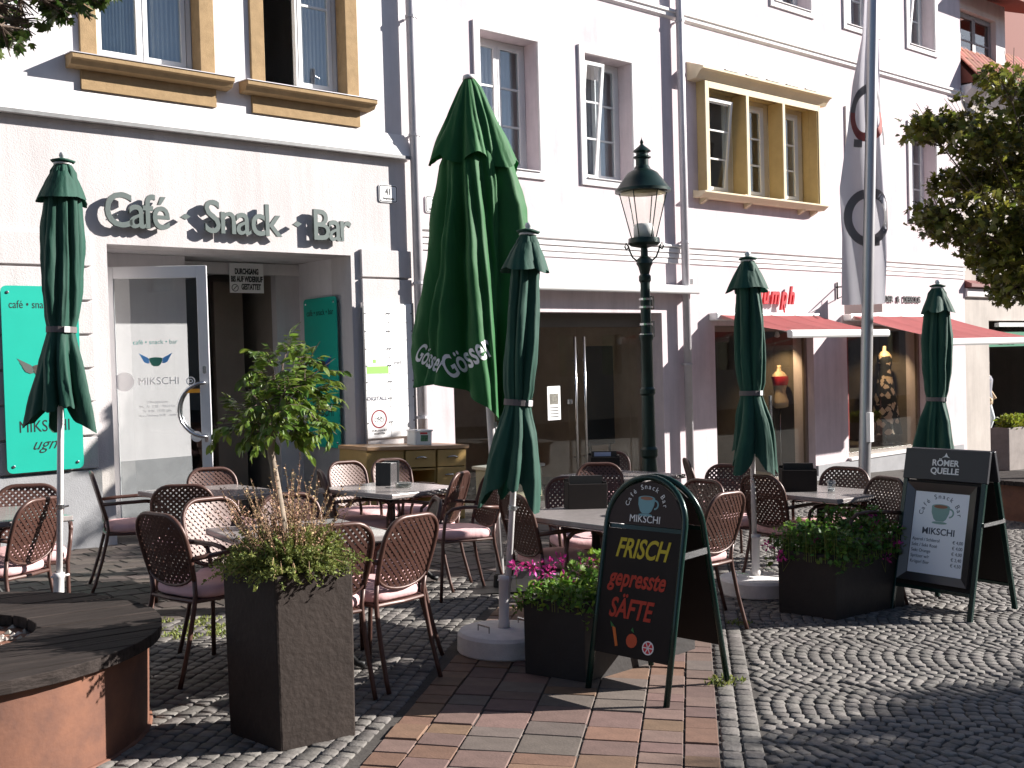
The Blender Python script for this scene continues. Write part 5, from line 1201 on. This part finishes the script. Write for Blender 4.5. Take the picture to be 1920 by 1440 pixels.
# ================================================================== A-BOARDS
def cup(par, M, s, m=M_cup):
    b = MB(); b.prism([(-.5*s, .42*s), (.5*s, .42*s), (.48*s, .1*s), (.34*s, -.22*s), (.2*s, -.34*s), (-.2*s, -.34*s), (-.34*s, -.22*s), (-.48*s, .1*s)], 0, .001, M); b.prism(disc_poly(.5*s, 24, ry=.26, cy=.42*s), .0011, .0016, M); b.prism(disc_poly(.42*s, 20, ry=.16, cy=-.42*s), 0, .001, M)
    ring(b, .17*s, .25*s, 0, .001, M @ Tr(.5*s, .12*s, 0), 18, -PI/2, PI/2); b.build('cup_print', m, par)
    b = MB(); b.prism(disc_poly(.38*s, 22, ry=.24, cy=.42*s), .0017, .0022, M); b.build('coffee_print', M_coff, par)
def arc_text(par, txt, M, r, a0, a1, size, m, xs=1):
    n = len(txt)
    for i, ch in enumerate(txt):
        if ch == ' ': continue
        a = a0+(a1-a0)*i/(n-1); text('letter', ch, size, m, par, M @ Tr(r*math.cos(a), r*math.sin(a), .0006) @ Rz(a-PI/2), ext=.0004, xs=xs)
def board_frame(FL, FR, RL, RR, H):
    f = (FL+FR)/2; r_ = (RL+RR)/2; c = (f+r_)/2; xa = (FR-FL).normalized(); ya = (r_-f).normalized(); ya = (ya-xa*ya.dot(xa)).normalized(); hs = (r_-f).length/2
    root = frame_M((c.x, c.y, gz(c.x)), (xa.x, xa.y, 0), (ya.x, ya.y, 0)); return root, hs
def leafM(hs, H, front):
    s = -1 if front else 1
    o = Vector((0, s*hs, 0)); up = Vector((0, -s*(hs-.025), H)).normalized(); xa = Vector((1, 0, 0)) if front else Vector((-1, 0, 0)); return frame_M(o, xa, up)
V2 = lambda p: Vector((p.x, p.y))
W = .47
root, hs = board_frame(Vector((3.70, 3.955)), Vector((3.765, 3.505)), Vector((4.26, 3.90)), Vector((4.318, 3.415)), 1.07)
jb = thing('juice_board', 'dark green arched sidewalk board FRISCH gepresste SÄFTE beside the geranium box', 'sign board', root)
H1 = 1.075
for front in (True, False):
    M = leafM(hs, H1, front); R1 = W/2; Ls = H1*1.02-R1
    pts = [(-R1, 0, 0), (-R1, Ls*.5, 0)] + [(R1*math.cos(a), Ls+R1*math.sin(a), 0) for a in [PI-PI*i/18 for i in range(19)]] + [(R1, Ls*.5, 0), (R1, 0, 0)]
    b = MB(); b.tube(pts, .016, 10, M); b.build('tube_frame', M_bframe, jb, True)
    b = MB(); b.box(-R1+.014, R1-.014, .20, Ls-.035, -.006, .006, M); pl = b.build('panel', M_board, jb)
    b = MB(); b.prism(disc_poly(R1-.014, 24, 0, PI, cy=Ls-.01) , -.006, .006, M); hd = b.build('header_panel', mat('header_brown', (.040, .028, .026), .6, spec=.22), jb)
    b = MB(); b.box(-R1+.014, R1-.014, Ls-.034, Ls-.012, -.009, -.007, M); b.build('gap_bar', M_bframe, jb)
    if front:
        M2 = M @ Tr(0, 0, .0068)
        cup(hd, M2 @ Tr(.0, Ls+.085, 0), .10); arc_text(hd, 'Café Snack Bar', M2 @ Tr(0, Ls+.07, 0), .105, PI*.93, PI*.07, .036, M_wprint); text('lettering', 'MIKSCHI', .052, M_wprint, hd, M2 @ Tr(0, Ls+.005, 0), xs=.95)
        text('lettering', 'FRISCH', .135, M_yel, pl, M2 @ Tr(.0, Ls-.175, 0), shear=.3, xs=.72, bold=.003); text('lettering', 'gepresste', .125, M_red, pl, M2 @ Tr(-.01, Ls-.32, 0), shear=.3, xs=.70, bold=.003); text('lettering', 'SÄFTE', .135, M_red, pl, M2 @ Tr(-.03, Ls-.475, 0), shear=.25, xs=.70, bold=.003)
        b = MB(); b.prism([(-.115, -.06), (-.10, -.055), (-.125, .03), (-.145, .035)], 0, .001, M2 @ Tr(.02, Ls-.56, 0)); b.build('carrot_print', mat('carrot_orange', (.6, .14, .02), .6), pl)
        b = MB(); b.prism([(-.16, .06), (-.125, .03), (-.145, .035), (-.15, .03)], 0, .0011, M2 @ Tr(.02, Ls-.56, 0)); b.prism([(-.03, .03), (-.01, .02), (-.02, .045)], 0, .0011, M2 @ Tr(.02, Ls-.56, 0)); b.build('leaf_print', mat('print_green', (.03, .16, .04), .6), pl)
        b = MB(); b.prism(disc_poly(.033, 12, ry=1.05, cx=-.02, cy=-.02), 0, .001, M2 @ Tr(.02, Ls-.56, 0)); b.build('pepper_print', mat('pepper_red', (.5, .07, .02), .6), pl)
        b = MB(); ring(b, .028, .034, 0, .001, M2 @ Tr(.10, Ls-.60, 0), 20)
        for k in range(6): b.box(0, .028, -.0025, .0025, 0, .001, M2 @ Tr(.10, Ls-.60, 0) @ Rz(k*PI/3))
        b.build('orange_slice_rind', M_wprint, pl); b = MB(); b.prism(disc_poly(.028, 20), -.0004, .0004, M2 @ Tr(.10, Ls-.60, 0)); b.build('orange_slice', M_sred, pl)
zz = .70
for s in (-1, 1):
    yy = hs*(1-zz/H1); b = MB(); b.box(s*(W/2+.004)-.006, s*(W/2+.004)+.006, -yy-.01, yy+.01, zz-.016, zz+.016); b.build('stay_bar', M_steel, jb)
root, hs = board_frame(Vector((6.63, 3.96)), Vector((6.615, 3.40)), Vector((7.245, 3.89)), Vector((7.19, 3.335)), 1.08)
qb = thing('menu_board', 'black rectangular sidewalk board with drinks list behind the long planter', 'sign board', root)
H2 = 1.09; W = .56
for front in (True, False):
    M = leafM(hs, H2, front)
    b = MB()
    for s in (-1, 1): b.box(s*W/2-.016, s*W/2+.016, 0, H2*1.02-.20, -.013, .013, M)
    b.box(-W/2+.016, W/2-.016, .165, .19, -.011, .011, M); b.build('frame', M_bframe, qb, bevel=.003)
    b = MB(); b.box(-W/2+.016, W/2-.016, .19, H2*1.02-.205, -.006, .005, M); pl = b.build('panel', M_board, qb)
    b = MB(); b.box(-W/2-.022, W/2+.022, H2*1.02-.20, H2*1.02+.012, -.012, .014, M); hd = b.build('header_panel', mat('header_black', (.02, .02, .026), .45), qb, bevel=.003)
    if front:
        M2 = M @ Tr(0, 0, .0148); yh = H2*1.02-.10
        text('lettering', 'RÖMER', .058, M_wprint, hd, M2 @ Tr(0, yh-.0, 0), bold=.0015); text('lettering', 'QUELLE', .058, M_wprint, hd, M2 @ Tr(0, yh-.055, 0), bold=.0015)
        b = MB(); b.prism([(-.03, 0), (-.01, .012), (.0, .035), (.012, .012), (.03, 0), (.0, .006)], 0, .001, M2 @ Tr(0, yh+.055, 0)); b.build('crest', M_wprint, hd)
        y0_, y1_ = .22, H2*1.02-.225; mf = mat('snap_frame', (.10, .09, .088), .32, .6); bw = .055; a0, a1 = -W/2+.03, W/2-.03
        for P_ in ([(a0, y0_), (a1, y0_), (a1-bw, y0_+bw), (a0+bw, y0_+bw)], [(a0, y1_), (a0+bw, y1_-bw), (a1-bw, y1_-bw), (a1, y1_)], [(a0, y0_), (a0+bw, y0_+bw), (a0+bw, y1_-bw), (a0, y1_)], [(a1, y0_), (a1, y1_), (a1-bw, y1_-bw), (a1-bw, y0_+bw)]):
            b = MB(); cx = sum(p[0] for p in P_)/4; cy = sum(p[1] for p in P_)/4
            vs = [(x, y, .012 if (abs(x) < a1-.01 and y0_+.01 < y < y1_-.01) else .034) for x, y in P_]; b.add([(x, y, .0055) for x, y in P_]+vs, [(4, 5, 6, 7), (0, 1, 5, 4), (1, 2, 6, 5), (2, 3, 7, 6), (3, 0, 4, 7)], M); b.build('snap_rail', mf, qb)
        pa, pb, pc, pd = a0+bw+.002, a1-bw-.002, y0_+bw+.002, y1_-bw-.002
        b = MB(); b.box(pa, pb, pc, pd, .0056, .0075, M); ps = b.build('poster', mat('poster_paper', (.80, .82, .88), .5), qb)
        M3 = M @ Tr((pa+pb)/2, 0, .0078); hh = pd-pc; pr = mat('poster_ink', (.06, .07, .10), .6)
        cup(ps, M3 @ Tr(0, pd-.15, 0), .13, mat('cup_sage', (.22, .36, .33), .6)); arc_text(ps, 'Café Snack Bar', M3 @ Tr(0, pd-.165, 0), .125, PI*.95, PI*.05, .045, pr); text('lettering', 'MIKSCHI', .062, pr, ps, M3 @ Tr(0, pd-.285, 0), bold=.001)
        for i, (l_, r_) in enumerate((('Aperol / Schilerol', '€ 4,00'), ('Sekt / Sekt Rosé', '€ 4,00'), ('Sekt Orange', '€ 4,00'), ('Spritzer w/r', '€ 2,40'), ('Krügerl Bier', '€ 4,50'))):
            yq = pd-.335-i*.038; text('list_line', l_, .031, pr, ps, M3 @ Tr(-(pb-pa)/2+.012, yq, 0), align='LEFT', xs=.9); text('price', r_, .031, pr, ps, M3 @ Tr((pb-pa)/2-.01, yq, 0), align='RIGHT', xs=.9)
for s in (-1, 1):
    b = MB(); zz = .62; yy = hs*(1-zz/H2); b.box(s*(W/2+.02)-.005, s*(W/2+.02)+.005, -yy-.01, yy+.01, zz-.012, zz+.012); b.build('stay_bar', M_steel, qb)
# ================================================================== PLANTERS
def planter(name, label, cat, F, Lv, Rv, H, m, taper=0, top_t=.02, bev=.006, soil=.05):
    """F front corner, Lv/Rv edge vectors (2d) -> root at F"""
    t = thing(name, label, cat, Tr(F.x, F.y, gz(F.x)-.003))
    b = MB(); P_ = [Vector((0, 0)), Rv, Rv+Lv, Lv]; c = (Rv+Lv)/2
    def rg(sc, z): return [((p-c)*sc+c).to_3d()+Vector((0, 0, z+gz(F.x+p.x)-gz(F.x) if z < .02 else z)) for p in P_]
    k = min(Lv.length, Rv.length); si = 1-2*top_t/k
    A = rg(1-taper, 0)+rg(1, H)+[((p-c)*si+c).to_3d()+Vector((0, 0, H)) for p in P_]+[((p-c)*si+c).to_3d()+Vector((0, 0, H-soil)) for p in P_]
    fs = []
    for l_ in range(3):
        for j in range(4): fs.append((l_*4+j, l_*4+(j+1) % 4, (l_+1)*4+(j+1) % 4, (l_+1)*4+j))
    b.add([tuple(v) for v in A], fs); b.build('planter_box', m, t, bevel=bev)
    b = MB(); b.add([tuple(((p-c)*si+c).to_3d()+Vector((0, 0, H-soil+.002))) for p in P_], [(0, 1, 2, 3)]); b.build('soil', M_soil, t)
    return t, c
def sub(name, mb_, m, par, root, smooth=False, stuff=False):
    """mesh given in world coordinates, parented under root"""
    inv_ = root.matrix_world.inverted(); mb_.v = [inv_ @ v for v in mb_.v]; o = mb_.build(name, m, par, smooth)
    if stuff: o['kind'] = 'stuff'
    return o
F = GS(526, 1409); F = Vector((F.x, F.y)); Lv = Vector((-.062, .372)); Rv = Vector((.365, -.022))
pot, c = planter('tall_pot', 'tall square slate-grey pot in the foreground', 'plant pot', F, Lv, Rv, .735, M_pot, .03, .022, .01)
PC = Vector((F.x+c.x, F.y+c.y, gz(F.x)+.70))
# herbs and dry stalks in the pot
hp = thing('herb_planting', 'green herbs with dry brown seed stalks filling the tall pot', 'plant', Tr(*PC))
rnd = random.Random(4)
stem = MB(); lf = MB()
for i in range(520):
    a = rnd.uniform(0, 2*PI); r0 = rnd.uniform(0, .15); out = rnd.uniform(.0, 1)**.7; base = PC+Vector((r0*math.cos(a)*1.0, r0*math.sin(a), -.01)); a += rnd.gauss(0, .4)
    h = rnd.uniform(.12, .25)*(1-.35*out); tip = base+Vector((math.cos(a)*.22*out, math.sin(a)*.22*out, h-.10*out*out)); mid = (base+tip)/2+Vector((0, 0, .07))
    n = 16
    for k in range(n):
        f = (k+1)/n; p = base.lerp(mid, f).lerp(mid.lerp(tip, f), f)
        for _ in range(3): leaf(lf, p, rvec()+Vector((math.cos(a), math.sin(a), .5))*.6, rvec(), rnd.uniform(.011, .021), LEAF_SIMPLE)
    if i % 5 == 0: stem.tube([base, mid, tip], .0016, 4)
sub('herb_leaves', lf, M_herb, hp, hp, stuff=True); sub('herb_stems', stem, M_dry, hp, hp, stuff=True)
dry = MB()
for i in range(130):
    a = rnd.uniform(0, 2*PI); r0 = rnd.uniform(0, .15); lean = rnd.uniform(0, .20); left = -RT.x*.0
    base = PC+Vector((r0*math.cos(a), r0*math.sin(a), 0)); h = rnd.uniform(.20, .40)+(.12 if rnd.random() < .2 else 0)
    side = Vector((RT.x, RT.y, 0))*rnd.choice((-1, 1, -1))*rnd.uniform(0, .10)
    tip = base+Vector((math.cos(a)*lean, math.sin(a)*lean, h))+side; mid = base.lerp(tip, .5)+Vector((0, 0, .02)); dry.tube([base, mid, tip], [.0016, .0013, .0008], 4)
    for k in range(26):
        f = .38+.62*k/26; p = base.lerp(mid, f).lerp(mid.lerp(tip, f), f); leaf(dry, p, rvec()+Vector((0, 0, .6)), rvec(), rnd.uniform(.008, .017), LEAF_SIMPLE)
sub('dry_stalks', dry, M_dry, hp, hp, stuff=True)
# little tree in the pot
st = thing('pot_tree', 'small leafy standard tree rising from the tall pot', 'tree', Tr(*PC))
pd_ = (PC-CAM).dot(FW); tpts = [PC+Vector((0, 0, -.02)), PD(531, 985, pd_), PD(518, 905, pd_), PD(508, 848, pd_), PD(512, 800, pd_), PD(525, 740, pd_)]
b = MB(); b.tube(tpts, [.021, .019, .017, .015, .011, .006], 10); sub('trunk', b, mat('sapling_bark', (.27, .215, .165), .85, var=.3, vscale=30), st, st, True)
lim = MB(); lf = MB()
tips = [((400, 800), .0), ((440, 830), -.1), ((430, 770), .12), ((470, 690), .05), ((500, 660), -.1), ((540, 650), .1), ((600, 640), .0), ((628, 672), .1), ((590, 700), -.12), ((620, 770), .05), ((632, 815), -.05), ((590, 820), .12), ((560, 760), -.18), ((480, 760), -.15), ((455, 715), .15), ((530, 690), .18), ((520, 800), -.2), ((560, 830), .05), ((610, 735), .15), ((545, 720), -.2), ((490, 815), .15), ((575, 665), .05), ((515, 730), .22)]
for (px, py), dd in tips:
    tip = PD(px, py, pd_+dd); base = tpts[3].lerp(tpts[5], rnd.uniform(.1, 1)); mid = base.lerp(tip, .5)+Vector((0, 0, .05)); lim.tube([base, mid, tip], [.006, .004, .0015], 5)
    for k in range(7):                         # leafy sprays with paired leaflets
        f = .3+.7*rnd.random(); p = base.lerp(mid, f).lerp(mid.lerp(tip, f), f); ax_ = (tip-base).normalized()*.5+rvec()*.9+Vector((0, 0, -.25)); ax_.normalize(); Ls_ = rnd.uniform(.06, .12); q = p+ax_*Ls_
        lim.tube([p, q], [.0018, .001], 4)
        for j in range(5):
            pp = p.lerp(q, (j+.6)/5)
            for s in (-1, 1):
                sd = ax_.cross(Vector((0, 0, 1))).normalized()*s; leaf(lf, pp, sd+ax_*.7+Vector((0, 0, -.35)), Vector((0, 0, 1))+rvec()*.7, rnd.uniform(.024, .056), LEAF_OVAL, .2, .25)
        leaf(lf, q, ax_+Vector((0, 0, -.3)), Vector((0, 0, 1))+rvec()*.5, rnd.uniform(.04, .065), LEAF_OVAL, .2, .25)
sub('limbs', lim, M_bark, st, st); sub('crown', lf, M_leaf, st, st)
# geranium boxes
def flowerbox(label, plabel, F, Lv, Rv, H, blooms, spikes, seed, dens, spill, leafm, ht=.16):
    t, c = planter('flower_box', label, 'planter', F, Lv, Rv, H, M_box, .0, .025, .006, .03)
    rnd = random.Random(seed); z0 = gz(F.x)+H-.02; g = thing('geraniums', plabel, 'plant', Tr(F.x+c.x, F.y+c.y, z0)); lf = MB(); st_ = MB(); fl = MB()
    for i in range(dens):
        u_, v_ = rnd.uniform(-.06, 1.06), rnd.uniform(-.15, 1.15); p = Vector((F.x, F.y, 0))+(Rv*u_+Lv*v_).to_3d(); edge = max(0, abs(v_-.5)-.45)+max(0, abs(u_-.5)-.45)
        h = rnd.uniform(.01, ht)*(1-.5*abs(u_-.5))*(1+.35*math.sin(u_*9+seed))-edge*.35*spill; p.z = z0+h
        leaf(lf, p, rvec()*.8+Vector((0, -.2, .25)), Vector((0, 0, 1))+rvec()*.8, rnd.uniform(.022, .05), LEAF_LOBE if i % 2 else LEAF_OVAL, .2, .2)
        if i % 9 == 0: st_.tube([(p.x, p.y, z0-.03), p], .002, 4)
    dF = (Vector((F.x+c.x, F.y+c.y, z0))-CAM).dot(FW)
    for px, py, dd, n in blooms:
        ctr = PD(px, py, dF+dd)
        for i in range(n): d_ = rvec(); leaf(fl, ctr+d_*rnd.uniform(.008, .034), d_+rvec()*.6, rvec(), rnd.uniform(.018, .032), LEAF_OVAL, .1, .1)
        st_.tube([ctr, ctr+Vector((rnd.uniform(-.02, .02), rnd.uniform(-.02, .02), -.10)), Vector((F.x+c.x+(ctr.x-F.x-c.x)*.8, F.y+c.y+(ctr.y-F.y-c.y)*.8, z0))], .0022, 4)
    for px, py in spikes:
        top = PD(px, py, dF+.05); bs = Vector((top.x, top.y, z0)); st_.tube([bs, top], .002, 4)
        for k in range(40): f = rnd.uniform(.25, 1); leaf(lf, bs.lerp(top, f), rvec()+Vector((0, 0, .9)), rvec(), rnd.uniform(.015, .035), LEAF_SIMPLE)
    sub('foliage', lf, leafm, g, g, stuff=True); sub('stems', st_, M_herb, g, g, stuff=True); sub('blossoms', fl, M_pink, g, g, stuff=True)
F = GS(1098, 1280); flowerbox('dark planter box beside the juice board', 'pink geraniums in the box left of the juice board', Vector((F.x, F.y)), Vector((-.115, .345)), Vector((.98, .10)), .41,
    [(968, 1064, -.08, 34), (1000, 1063, 0, 34), (1032, 1057, .05, 34), (1048, 1050, .1, 30), (1110, 1058, 0, 36), (1028, 1072, -.1, 24), (1092, 1060, .1, 20), (985, 1125, -.15, 20), (1004, 1092, -.12, 14), (1060, 1085, -.12, 12)], [], 3, 2300, 1.0, M_gera, .15)
F = GS(1569, 1163); flowerbox('long dark planter box between third parasol and menu board', 'dark leafy geraniums in the long planter by the menu board', Vector((F.x, F.y)), Vector((-.07, .40)), Vector((.78, -.03)), .42,
    [(1525, 1010, -.1, 40), (1440, 1022, -.15, 26), (1466, 1042, -.18, 28), (1640, 972, .0, 36), (1606, 988, 0, 30), (1560, 992, 0, 26), (1686, 985, .1, 28), (1672, 1012, 0, 26), (1682, 1022, 0, 30), (1661, 1045, -.05, 26), (1638, 1000, .0, 16)], [(1612, 950), (1625, 958), (1635, 948), (1600, 965), (1618, 960), (1640, 962)], 8, 3000, 1.3, mat('dark_geranium_leaf', (.085, .17, .025), .5, isl=.5, trans=.35), .23)
# far right concrete planter
F = GS(1893, 882); t, c = planter('concrete_planter', 'square concrete planter before the dark far shop', 'planter', Vector((F.x, F.y)), Vector((-.08, .30)), Vector((1.0, -.1)), .75, mat('far_concrete', (.30, .26, .24), .9, var=.2, vscale=5), 0, .05, .01)
lf = MB(); g = thing('bedding_plant', 'yellow-green bedding plants in the concrete planter', 'plant', Tr(F.x+c.x, F.y+c.y, gz(F.x)+.72))
for i in range(700): p = Vector((F.x+c.x+random.uniform(-.4, .4), F.y+c.y+random.uniform(-.13, .13), gz(F.x)+.72+random.uniform(0, .2))); leaf(lf, p, rvec()+Vector((0, 0, .5)), rvec(), random.uniform(.06, .11), LEAF_OVAL)
sub('foliage', lf, mat('lime_leaf', (.22, .26, .03), .5, isl=.4, trans=.3), g, g, stuff=True)
# ================================================================== ROUND BENCHES
pa = GS(61, 1179, .45); pb = GS(264, 1150, .45); bang = math.atan2(pb.y-pa.y, pb.x-pa.x)
def bench(label, x, y):
    R_, rh, h = .985, .45, .45; t = thing('round_bench', label, 'bench', Tr(x, y, gz(x)) @ TILT)
    b = MB(); b.lathe([(.93, -.03), (.93, h-.055), (.90, h-.055), (.90, h-.07)], 72); b.build('corten_drum', M_corten, t, True, auto=.5)
    b = MB(); b.lathe([(.93, -.02), (.945, -.02), (.945, .006), (.931, .008)], 72); b.build('foot_ring', M_corten, t, True)
    b = MB(); b.lathe([(rh+.02, h-.2), (rh+.02, h-.056)], 48); b.build('inner_ring', M_corten, t, True)
    n = 17; pw = 2*R_/n
    for i in range(n):
        s0 = -R_+i*pw+.004; s1 = s0+pw-.008; sm = (s0+s1)/2; xe = math.sqrt(max(.01, R_*R_-sm*sm))
        segs = [(-xe, xe)]
        if abs(sm) < rh: xi = math.sqrt(rh*rh-sm*sm); segs = [(-xe, -xi), (xi, xe)]
        for a, c_ in segs:
            q = MB(); dz = random.uniform(-.002, .002); ins = [(math.sqrt(max(0, rh*rh-sv*sv)), sv) for sv in [s0+(s1-s0)*k_/5 for k_ in range(6)]]
            ous = [(math.sqrt(max(.0, R_*R_-sv*sv)), sv) for sv in [s0+(s1-s0)*k_/4 for k_ in range(5)]]; lous = [(-x_, y_) for x_, y_ in ous]
            if len(segs) == 1: P_ = ous+lous[::-1]
            elif a > 0: P_ = ous+ins[::-1]
            else: P_ = lous[::-1]+[(-x_, y_) for x_, y_ in ins]
            q.prism(P_, h-.052+dz, h+dz, Rz(bang)); q.build('plank', M_wood, t, bevel=.003)
    g = MB()
    for i in range(650):
        a = random.uniform(0, 2*PI); r = rh*math.sqrt(random.random()); sz = random.uniform(.012, .026); cx, cy, cz = r*math.cos(a), r*math.sin(a), h-.08+random.uniform(0, .03); k = len(g.v)
        for vx in ((1, 0, 0), (-1, 0, 0), (0, 1, 0), (0, -1, 0), (0, 0, .7), (0, 0, -.7)): g.v.append(Vector((cx+vx[0]*sz*random.uniform(.7, 1.2), cy+vx[1]*sz*random.uniform(.7, 1.2), cz+vx[2]*sz)))
        for f in ((0, 2, 4), (2, 1, 4), (1, 3, 4), (3, 0, 4), (2, 0, 5), (1, 2, 5), (3, 1, 5), (0, 3, 5)): g.f.append(tuple(k+i_ for i_ in f))
    g.lathe([(0, h-.10), (rh+.018, h-.10)], 32) if False else None
    o = g.build('gravel', M_gravel, t); o['kind'] = 'stuff'
    b = MB(); b.lathe([(rh+.018, h-.11), (0, h-.109)], 32); b.build('soil', M_soil, t)
BC = Vector((.95, 5.17)); bench('round rust-steel bench with weathered planks at lower left', BC.x, BC.y)
q = GS(1886, 975); B2 = Vector((q.x, q.y))+Vector((.87, -.30)); bench('far round rust-steel bench cut by the right edge', B2.x, B2.y)
# ================================================================== TREES
def tree(name, label, base, h0, clusters, lsize, per, shape, m, trunk_r, seed, spread, lean=Vector((0, 0, 0))):
    rnd = random.Random(seed); t = thing(name, label, 'tree', Tr(*base)); lf = MB(); lb = MB(); fork = base+Vector((0, 0, h0))+lean
    b = MB(); b.tube([base, base.lerp(fork, .5)+Vector((.03, -.02, 0)), fork, fork+Vector((0, 0, .8))], [trunk_r, trunk_r*.85, trunk_r*.7, trunk_r*.35], 12); sub('trunk', b, M_bark, t, t, True)
    for c_, cr in clusters:
        st_ = fork+Vector((0, 0, rnd.uniform(-.2, .7))); mid = st_.lerp(c_, .55)+Vector((0, 0, .18)); lb.tube([st_, mid, c_], [trunk_r*.3, trunk_r*.16, trunk_r*.05], 6)
        for _ in range(max(3, int(per/38))):
            e = c_+rvec()*cr*rnd.uniform(.4, 1)*Vector((1, 1, .7)).length/1.57; lb.tube([c_.lerp(mid, .25), e], [trunk_r*.05, .003], 4)
        for _ in range(int(per*cr*cr/(spread*spread))):
            d_ = rvec(); p = c_+Vector((d_.x, d_.y, d_.z*.62))*cr*(rnd.random()**.45)
            if noise.noise(p*2.6) < -.16: continue
            leaf(lf, p, rvec()+Vector((0, 0, -.25)), Vector((0, 0, 1))+rvec()*.9, rnd.uniform(.65, 1.2)*lsize, shape, .15, .2)
    sub('limbs', lb, M_bark, t, t); sub('crown', lf, m, t, t); return t
rr_ = random.Random(12)
D_ = 12.0
cl = [(PD(px, py, D_+dd), cr) for px, py, dd, cr in ((1738, 238, 0, .34), (1800, 222, .3, .42), (1850, 255, -.2, .5), (1900, 180, .2, .5), (1885, 140, -.3, .34), (1925, 300, .4, .7), (1740, 405, -.1, .32), (1790, 420, .2, .42), (1845, 400, -.3, .5), (1870, 330, .5, .55), (1905, 440, 0, .6), (1875, 490, .3, .38), (1890, 545, .1, .26), (1930, 520, -.3, .5), (1820, 330, .3, .36), (1770, 345, .6, .22), (1845, 470, .6, .3))]
for i in range(26):
    d_ = rvec(); c_ = PD(2060, 330, D_+.1)+Vector((d_.x*1.5, d_.y*1.5, d_.z*1.15)); 
    if proj(c_)[0] > 1930: cl.append((c_, rr_.uniform(.4, .65)))
tree('street_tree', 'leafy street tree entering at the right edge', Vector((B2.x, B2.y, gz(B2.x)+.3)), 1.75, cl, .10, 620, LEAF_LOBE, M_leaf2, .09, 3, .5)
cl = [(PD(px, py, 5.7+dd), cr) for px, py, dd, cr in ((15, 20, 0, .20), (60, 15, .1, .17), (105, 5, 0, .13), (150, -4, .2, .13), (190, -14, .1, .10), (22, 72, -.05, .10), (45, 45, .1, .14), (-30, 40, .2, .25))]
for i in range(40):
    d_ = rvec(); c_ = Vector((.45, 4.7, 4.9))+Vector((d_.x*1.9, d_.y*1.9, d_.z*1.0)); cr = rr_.uniform(.35, .6); q = proj(c_-Vector((0, 0, cr))); q2 = proj(c_)
    if q[2] < .5 or q[1] < -60 or q2[0]+cr*F_PX/max(.5, q2[2]) < -10: cl.append((c_, cr))
tree('bench_tree', 'tree above the round bench, only a branch showing at top left', Vector((BC.x, BC.y, gz(BC.x)+.3)), 2.6, cl, .075, 900, LEAF_LOBE, mat('bench_tree_leaf', (.05, .085, .016), .42, isl=.5, trans=.3, spec=.5), .10, 9, .5)
def shade_tree(label, gx, gy, h, rad, seed, n=34):
    rr = random.Random(seed); c0 = Vector((gx+1.85*h, gy-1.08*h, h)); cl = []
    for i in range(n):
        d_ = rvec(); cl.append((c0+Vector((d_.x*rad, d_.y*rad, d_.z*rad*.75))*rr.uniform(.35, 1), rr.uniform(.35, .5)))
    tree('roadside_tree', label, Vector((c0.x, c0.y, gz(c0.x))), h-rad, cl, .16, 170, LEAF_SIMPLE, M_leaf2, .13, seed, .5)
shade_tree('roadside tree outside the view whose shadow darkens the cobbles', 5.2, 1.8, 4.6, 1.0, 5, 30)
shade_tree('second roadside tree outside the view, further down the street', 7.1, .85, 4.8, 1.1, 6, 30)
# ================================================================== roots at the base of their things
bpy.context.view_layer.update()
for o in list(S.objects):
    if o.type == 'EMPTY' and o.parent is None and o.matrix_world == Matrix.Identity(4) and o.children:
        mn = Vector((1e9,)*3); mx = -mn
        for c_ in o.children_recursive:
            if c_.type != 'MESH': continue
            for k in c_.bound_box:
                v = c_.matrix_world @ Vector(k)
                for i in range(3): mn[i] = min(mn[i], v[i]); mx[i] = max(mx[i], v[i])
        base = Vector(((mn.x+mx.x)/2, (mn.y+mx.y)/2, mn.z)); o.location = base
        for c_ in o.children: c_.matrix_parent_inverse = Tr(*-base)
bpy.context.view_layer.update()
